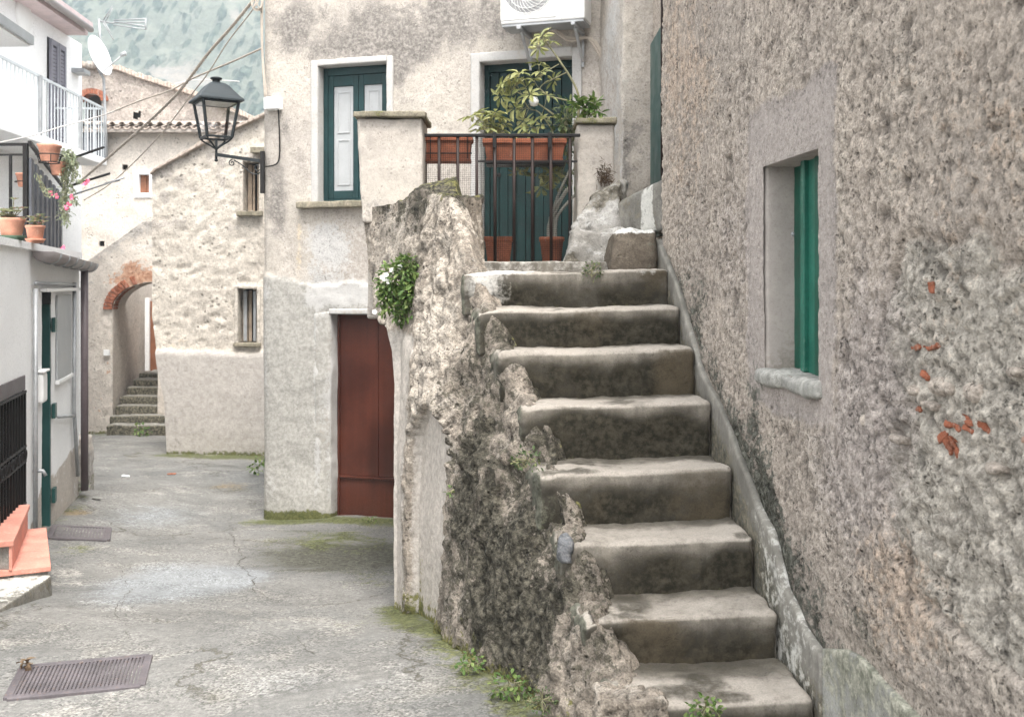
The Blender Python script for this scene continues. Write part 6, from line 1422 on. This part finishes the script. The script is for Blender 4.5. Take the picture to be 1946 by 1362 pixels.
ar = archz(np.clip(Uf, a0, a1)); dd_ = np.where(Uf > a0-.01, np.abs(Zf-ar), 9)
wv_ = fbm(f, 2.5, 4, 112); tp = np.interp(Uf, us, [atop(u) for u in us])
att = dict(brick=np.clip(1.0*np.exp(-(Zf-ar)/.22)*(Zf > ar)*(Uf > a0-.06)+.75*blob(Uf, Zf, AP.uz(248, 520), .28, .22)*(.6+wv_)+.25*sst(fbm(f*[1, 1, 2.5], 3, 3, 113), .25, .4), 0, 1), grime=np.clip(.65*np.exp(-(tp-Zf)/.22)*(.8+wv_)+.2, 0, 1), white=.45*blob(Uf, Zf, AP.uz(265, 470), .35, .2)+.35*blob(Uf, Zf, AP.uz(212, 700), .03, .8), moss=.7*sst(-.95-Zf, 0, .12), smooth=np.zeros(len(Uf)))
uc = (us[:-1]+us[1:])/2; zc_ = (Zc[:-1, :-1]+Zc[1:, 1:])/2; keep = ~((uc[:, None] > a0) & (uc[:, None] < a1) & (zc_ < archz(uc)[:, None]))
gridmesh('wall', f.reshape(P.shape), M['far'], ah, att, keep, True)
mb = MB(); a_ = [AP.pt(u, z, d) for d in (-.45, -3.) for u, z in ((.02, -1.4), (a0-.62, -1.4), (a0-.62, atop(a0-.62)-.02), (.02, atop(0)-.02))]; mb.add(a_, [(0, 1, 2, 3), (4, 7, 6, 5), (0, 3, 7, 4), (1, 5, 6, 2), (3, 2, 6, 7), (0, 4, 5, 1)]); mb.build('rear_wall', M['far'], ah)
mb = MB(); na = 22; rg = []
for i in range(na+1):      # barrel vault and side wall of the passage
    u = a0+(a1-.02-a0)*(1-math.cos(i/na*math.pi/2)); rg.append((u, float(archz(u))))
rg = [(a0, -1.3)]+rg
vs = [AP.pt(u, z, .0) for u, z in rg]+[AP.pt(u-.12, z, -.9) for u, z in rg]; n_ = len(rg); mb.add(vs, [(i, i+1, n_+i+1, n_+i) for i in range(1, n_-1)]); mb.add([AP.pt(a0, -1.3, 0), AP.pt(a0, azs, 0), AP.pt(a0-.12, azs, -.9), AP.pt(a0-.12, -1.3, -.9)], [(0, 1, 2, 3)]); mb.hexa([AP.pt(a0-.12, -1.3, -.901), AP.pt(a0-.42, -1.3, -3.2), AP.pt(a0-.3, -1.3, -.901), AP.pt(a0-.6, -1.3, -3.2), AP.pt(a0-.12, 1.9, -.901), AP.pt(a0-.42, 1.9, -3.2), AP.pt(a0-.3, 1.9, -.901), AP.pt(a0-.6, 1.9, -3.2)]); vt_ = mb.build('passage_vault', M['far'], ah, False)
mb = MB(); AP.box(mb, a1+.001, AL, -1.3, 2.3, -3.2, -.04); mb.build('passage_wall', M['far'], ah)
mb = MB(); AP.box(mb, a0-1., a1+.4, -1.3, 2.4, -3.4, -3.21); mb.build('passage_end', M['white'], ah)
mb = MB()
for i in (0, 1, 2, 3, 4, 5, 6, 7, 8, 10):      # brick voussoirs
    t0, t1 = i/15, (i+.86)/15
    def q(t, r): u = a1-.02-(a1-.02-a0)*math.cos(math.pi/2-t*math.pi/2*1.0); ang = t*math.pi/2; uu = a1-.02-(a1-.02-a0+r)*math.cos(ang); zz = azs+(az-azs+r)*math.sin(ang); return uu, zz
    p_ = [q(t0, .004), q(t1, .004), q(t1, .15+.02*random.random()), q(t0, .15+.02*random.random())]; mb.prism([AP.pt(u, z, .035+.012*random.random()) for u, z in p_], V(0, .30, 0))
mb.build('brick_arch', M['brick'], ah, bevel=.008)
mb = MB(); zd = AP.z(290, 704); 
du0 = (at(286, 0, 20.2).x-AP.p[0]); mb.box(AP.p[0]+du0, AP.p[0]+du0+.7, 20.18, 20.24, at(0, 704, 20.2).z, at(0, 572, 20.2).z); mb.build('door', M['brown_door'], ah, bevel=.006)
mb = MB(); mb.box(AP.p[0]+du0-.09, AP.p[0]+du0-.004, 20.14, 20.25, at(0, 704, 20.2).z, at(0, 566, 20.2).z); mb.build('door_jamb', M['white'], ah)
stp = [(200,318,824,808,17.55),(207,313,808,790,17.85),(218,304,790,771,18.05),(228,304,771,753,18.35),(241,304,753,736,18.65),(251,304,736,721,18.95),(264,304,721,709,19.3)]
fsx = thing('staircase', 'small grey stone staircase of seven mossy steps under the far brick arch', 'staircase', at(260, 824, 17.8))
for i, (x0, x1, yb, yt, Y) in enumerate(stp):
    zt_ = at(0, yt, Y).z; xa, xb = at(x0, 0, Y).x, at(x1, 0, Y).x
    rough_hexa('step', [V(xa, Y, -1.4), V(xb, Y, -1.4), V(xa+.02, 20.1, -1.4), V(xb, 20.1, -1.4), V(xa, Y, zt_), V(xb, Y, zt_), V(xa+.02, 20.1, zt_), V(xb, 20.1, zt_)], M['skirt'], fsx, .06, .03, ((.02, 4, 3), (.01, 14, 3)), lambda P, N, i=i: dict(stain=.75*sst(-N[:, 1], .3, .8)+.1), 520+i)
mb = MB(); AP.box(mb, AP.u(199), AP.u(210), AP.z(204, 675), AP.z(204, 664), .01, .06); mb.build('meter_box', M['plastic'], ah)

# long tiled house behind
BP = Plane(at(140, 0, 21.5).x, 21.5, 1, 0, 1); BP.n = np.array([0., -1.])
bh = thing('house', 'cream house with rippled clay tile eave and one tiny brown window', 'house', BP.pt(1.9, -1))
BL = BP.u(520); h1 = (BP.u(264), BP.u(284), BP.z(274, 367), BP.z(274, 332))
vents = [(BP.u(x-5), BP.u(x+5), BP.z(0, y+5), BP.z(0, y-5)) for x, y in ((238, 318), (193, 463))]
hz3 = [h1]+vents
us = lines(0, BL, .06, *[q for h in hz3 for q in h[:2]]); zs = lines(-1.4, BP.z(0, 252), .06, *[q for h in hz3 for q in h[2:]])
BP.wall('wall', us, zs, M['far'], bh, lambda U, Z, P: fbm(P, 1., 3, 120)*.03+fbm(P, 5, 4, 121)*.02, lambda U, Z, P, D: dict(grime=.35*sst(Z, 4.2, 4.7)+.25*sst(fbm(P, 1.2, 4, 122), .1, .4), smooth=np.zeros(len(U))), hz3)
mb = MB(); BP.box(mb, 0, BL, -1.5, BP.z(0, 252), -4, -.4); mb.build('rear_wall', M['far'], bh)
mb = MB()
for h in vents: BP.box(mb, h[0]-.02, h[1]+.02, h[2]-.02, h[3]+.02, -.2, -.12)
mb.build('vent_hole', M['vent'], bh)
mb = MB(); BP.box(mb, h1[0]+.005, h1[1]-.005, h1[2]+.005, h1[3]-.005, -.14, -.08); wn = mb.build('window', M['brown_door'], bh); mb = MB()
w_ = .10; BP.box(mb, h1[0]-w_, h1[0], h1[2]-w_, h1[3]+w_, -.12, .03); BP.box(mb, h1[1], h1[1]+w_, h1[2]-w_, h1[3]+w_, -.12, .03); BP.box(mb, h1[0], h1[1], h1[3], h1[3]+w_, -.12, .029); BP.box(mb, h1[0], h1[1], h1[2]-w_, h1[2], -.12, .029); mb.build('frame', M['white'], wn, bevel=.01)
mb = MB(); BP.box(mb, (h1[0]+h1[1])/2-.015, (h1[0]+h1[1])/2+.015, h1[2]+.01, h1[3]-.01, -.079, -.05); mb.build('mullion', M['brown_door'], wn)
rfm = MB(); ze = BP.z(0, 243); n_ = 7; sp_ = .20; u = BP.u(150)
while u < BL:      # barrel tiles running up the slope
    for k in range(2):
        up_ = k == 0; c0 = BP.pt(u+(.0 if up_ else sp_/2), ze+(.02 if up_ else -.02), .32); c1 = c0+V(0, 2.2, .33); r0 = .068; vs = []
        for p, rr in ((c0, r0), (c1, r0)):
            for i in range(n_): a = math.pi*i/(n_-1); s_ = 1 if up_ else -1; vs.append(p+V(math.cos(a)*rr*1.15, 0, s_*math.sin(a)*rr))
            for i in range(n_): a = math.pi*i/(n_-1); s_ = 1 if up_ else -1; vs.append(p+V(math.cos(a)*(rr-.018)*1.15, 0, s_*math.sin(a)*(rr-.018)))
        m2 = 2*n_; fs = [(i, i+1, m2+i+1, m2+i) for i in range(n_-1)]+[(n_+i, m2+n_+i, m2+n_+i+1, n_+i+1) for i in range(n_-1)]+[(i, n_+i, n_+i+1, i+1) for i in range(n_-1)]
        rfm.add(vs, fs)
    u += sp_+random.uniform(-.01, .01)
rfm.build('roof', M['tile'], bh, True)
mb = MB(); mb.hexa([BP.pt(0, ze-.13, .30), BP.pt(BL, ze-.13, .30), BP.pt(0, ze-.13, -1), BP.pt(BL, ze-.13, -1), BP.pt(0, ze-.07, .30), BP.pt(BL, ze-.07, .30), BP.pt(0, ze+.30, -1), BP.pt(BL, ze+.30, -1)]); mb.build('eave_board', M['gable'], bh)
# gable wall of the house behind
GP_ = Plane(at(130, 0, 23.6).x, 23.6, 1, 0, 1); GP_.n = np.array([0., -1.]); gh = thing('house', 'grey brown gabled house with an arched opening rising behind the clay tile eave', 'house', GP_.pt(2, 2)); GL = GP_.u(500)
def gtop(u): return float(np.interp(u, [0, GP_.u(165), GP_.u(225), GP_.u(258), GP_.u(370), GP_.u(470), GL], [GP_.z(0, 128), GP_.z(0, 127), GP_.z(0, 133), GP_.z(0, 146), GP_.z(0, 182), GP_.z(0, 224), GP_.z(0, 238)]))
h2 = (GP_.u(157), GP_.u(193), GP_.z(0, 232), GP_.z(0, 182)); h3 = (GP_.u(253), GP_.u(268), GP_.z(0, 226), GP_.z(0, 212))
ztop = 7.4
us = lines(0, GL, .07, h2[0], h2[1], h3[0], h3[1]); zs = lines(2.5, ztop, .07)
GP_.wall('wall', us, zs, M['gable'], gh, lambda U, Z, P: fbm(P, 3, 4, 130)*.05, None, [h2, h3], gtop)
mb = MB(); GP_.box(mb, h2[0]-.1, h2[1]+.1, h2[2]-.1, h2[3]+.1, -.5, -.4); GP_.box(mb, h3[0]-.1, h3[1]+.1, h3[2]-.1, h3[3]+.1, -.3, -.2); mb.build('opening', M['vent'], gh)
mb = MB(); c = GP_.pt((h2[0]+h2[1])/2, h2[3]-.12, .05); r_ = (h2[1]-h2[0])/2
for i in range(13): 
    a0_, a1_ = math.pi*i/13, math.pi*(i+.9)/13; mb.prism([c+V(math.cos(a)*rr, 0, math.sin(a)*rr*.75) for a, rr in ((a0_, r_), (a1_, r_), (a1_, r_+.16), (a0_, r_+.16))], V(0, .3, 0))
mb.build('brick_arch', M['brick'], gh)
mb = MB()
for i in range(60):
    u0 = GL*i/60; u1 = GL*(i+.95)/60; j = random.uniform(-.02, .03); mb.prism([GP_.pt(u0, gtop(u0)-.02, .12), GP_.pt(u1, gtop(u1)-.02, .12), GP_.pt(u1, gtop(u1)+.09+j, .12), GP_.pt(u0, gtop(u0)+.09+j, .12)], V(0, .35, 0))
mb.build('roof', M['tile'], gh, bevel=.015)
mb = MB(); a_ = [GP_.pt(u, z, d) for d in (-.6, -4.) for u, z in ((.02, 1), (GL, 1), (GL, gtop(GL)-.05), (.02, gtop(GL)-.05))]; mb.add(a_, [(0, 1, 2, 3), (4, 7, 6, 5), (0, 3, 7, 4), (1, 5, 6, 2), (3, 2, 6, 7), (0, 4, 5, 1)]); mb.build('rear_wall', M['gable'], gh)
mb = MB(); x0, x1 = at(156, 0, 21.3).x, at(203, 0, 21.3).x
for i in range(9): q = x0+(x1-x0)*i/9; mb.box(q+.006, q+(x1-x0)/9-.006, 21.30-.01*(i % 2), 21.36, at(0, 302, 21.3).z, at(0, 236, 21.3).z)
mb.build('board_shutter', M['board'], bh, bevel=.006)
mb = MB(); mb.tube([at(172, 131, 23.4), at(172, 118, 23.4)], .10, 10); mb.build('chimney_pot', M['gable'], gh, True)

# ================================================================== GRATES AND LITTER ON THE ROAD
def gpos(px, py, dz=0): x, y = gpt(px, py); return V(x, y, gz1(x, y)+dz)
GG = 'metal drain covers set in the concrete'
q = [gpos(14, 1330), gpos(268, 1305), gpos(283, 1248), gpos(45, 1270)]
def quad(a, b, c, d, s, t): return (a*(1-s)+b*s)*(1-t)+(d*(1-s)+c*s)*t
up = V(0, 0, 1)
cen = (q[0]+q[1]+q[2]+q[3])/4; zc = max(p.z for p in q)*.35+cen.z*.65+.012
dc = thing('drain_cover', 'large rusty ribbed metal drain cover in the near left foreground', 'drain cover', V(cen.x, cen.y, zc), GG)
def lift(p, h): return p+V(0, 0, .006+h)
fr = MB()
for a, b in ((0, 1), (1, 2), (2, 3), (3, 0)): fr.beam(lift(q[a], -.004), lift(q[b], -.004), .035, .022)
fr.build('frame', M['grate'], dc, bevel=.003)
pl_ = MB(); pl_.prism([lift(quad(*q, s, t), -.022) for s, t in ((.02, .02), (.98, .02), (.98, .98), (.02, .98))], V(0, 0, .012)); pl_.build('plate', M['soil'], dc)
rb = MB(); ns_, nt_ = 30, 17
for i in range(ns_):
    s0 = .03+.94*i/ns_; s1 = s0+.94/ns_*.62
    rb.hexa([lift(quad(*q, s, t), h) for h in (-.010, .003) for t in (.04, .96) for s in (s0, s1)])
for j in range(nt_):
    t0 = .05+.9*j/nt_; t1 = t0+.9/nt_*.45; rb.hexa([lift(quad(*q, s, t), h) for h in (-.010, -.0005) for t in (t0, t1) for s in (.03, .97)])
rb.build('ribs', M['grate'], dc)
q = [gpos(93, 1022), gpos(203, 1027), gpos(207, 1004), gpos(103, 1000)]; cen = sum(q, V(0, 0, 0))/4
dc2 = thing('drain_cover', 'smaller dark drain cover in the road by the pink steps', 'drain cover', cen, GG)
fr = MB()
for a, b in ((0, 1), (1, 2), (2, 3), (3, 0)): fr.beam(lift(q[a], -.004), lift(q[b], -.004), .05, .02)
fr.build('frame', M['grate'], dc2, bevel=.003)
pl_ = MB(); pl_.prism([lift(quad(*q, s, t), -.022) for s, t in ((.03, .03), (.97, .03), (.97, .97), (.03, .97))], V(0, 0, .012)); pl_.build('plate', M['soil'], dc2)
rb = MB()
for i in range(16): s0 = .04+.92*i/16; rb.hexa([lift(quad(*q, s, t), h) for h in (-.010, .001) for t in (.05, .95) for s in (s0, s0+.036)])
rb.build('ribs', M['grate'], dc2)
mb = MB(); p = gpos(54, 1275, .03)
for i in range(9): mb.leaf(p+rv(.012), rv(1)+V(0, 0, .2), V(0, 0, 1), .042, .03, .5, .4)
tag(mb.build('dry_leaf', M['leafdry'], None, loc=tuple(p)), 'crumpled brown dry leaf lying on the large drain cover', 'leaf')
for nm, lab, cat, px, py, mat, sz in (('paper_scrap', 'white scrap of paper on the road before the far steps', 'litter', 240, 906, 'plastic', .045), ('brick_chip', 'small orange brick chip lying on the road near the house corner', 'brick chip', 327, 902, 'brick', .05), ('pebble', 'pale pebble on the road beside the white block', 'pebble', 185, 948, 'dado', .05)):
    p = gpos(px, py, .012); o = rough_hexa(nm, [p+V((2*(k & 1)-1)*sz, (2*((k >> 1) & 1)-1)*sz*.6, (2*((k >> 2) & 1)-1)*sz*.2) for k in range(8)], M[mat], None, .02, .015, ((.02, 9, 3),), None, 540, p); tag(o, lab, cat)
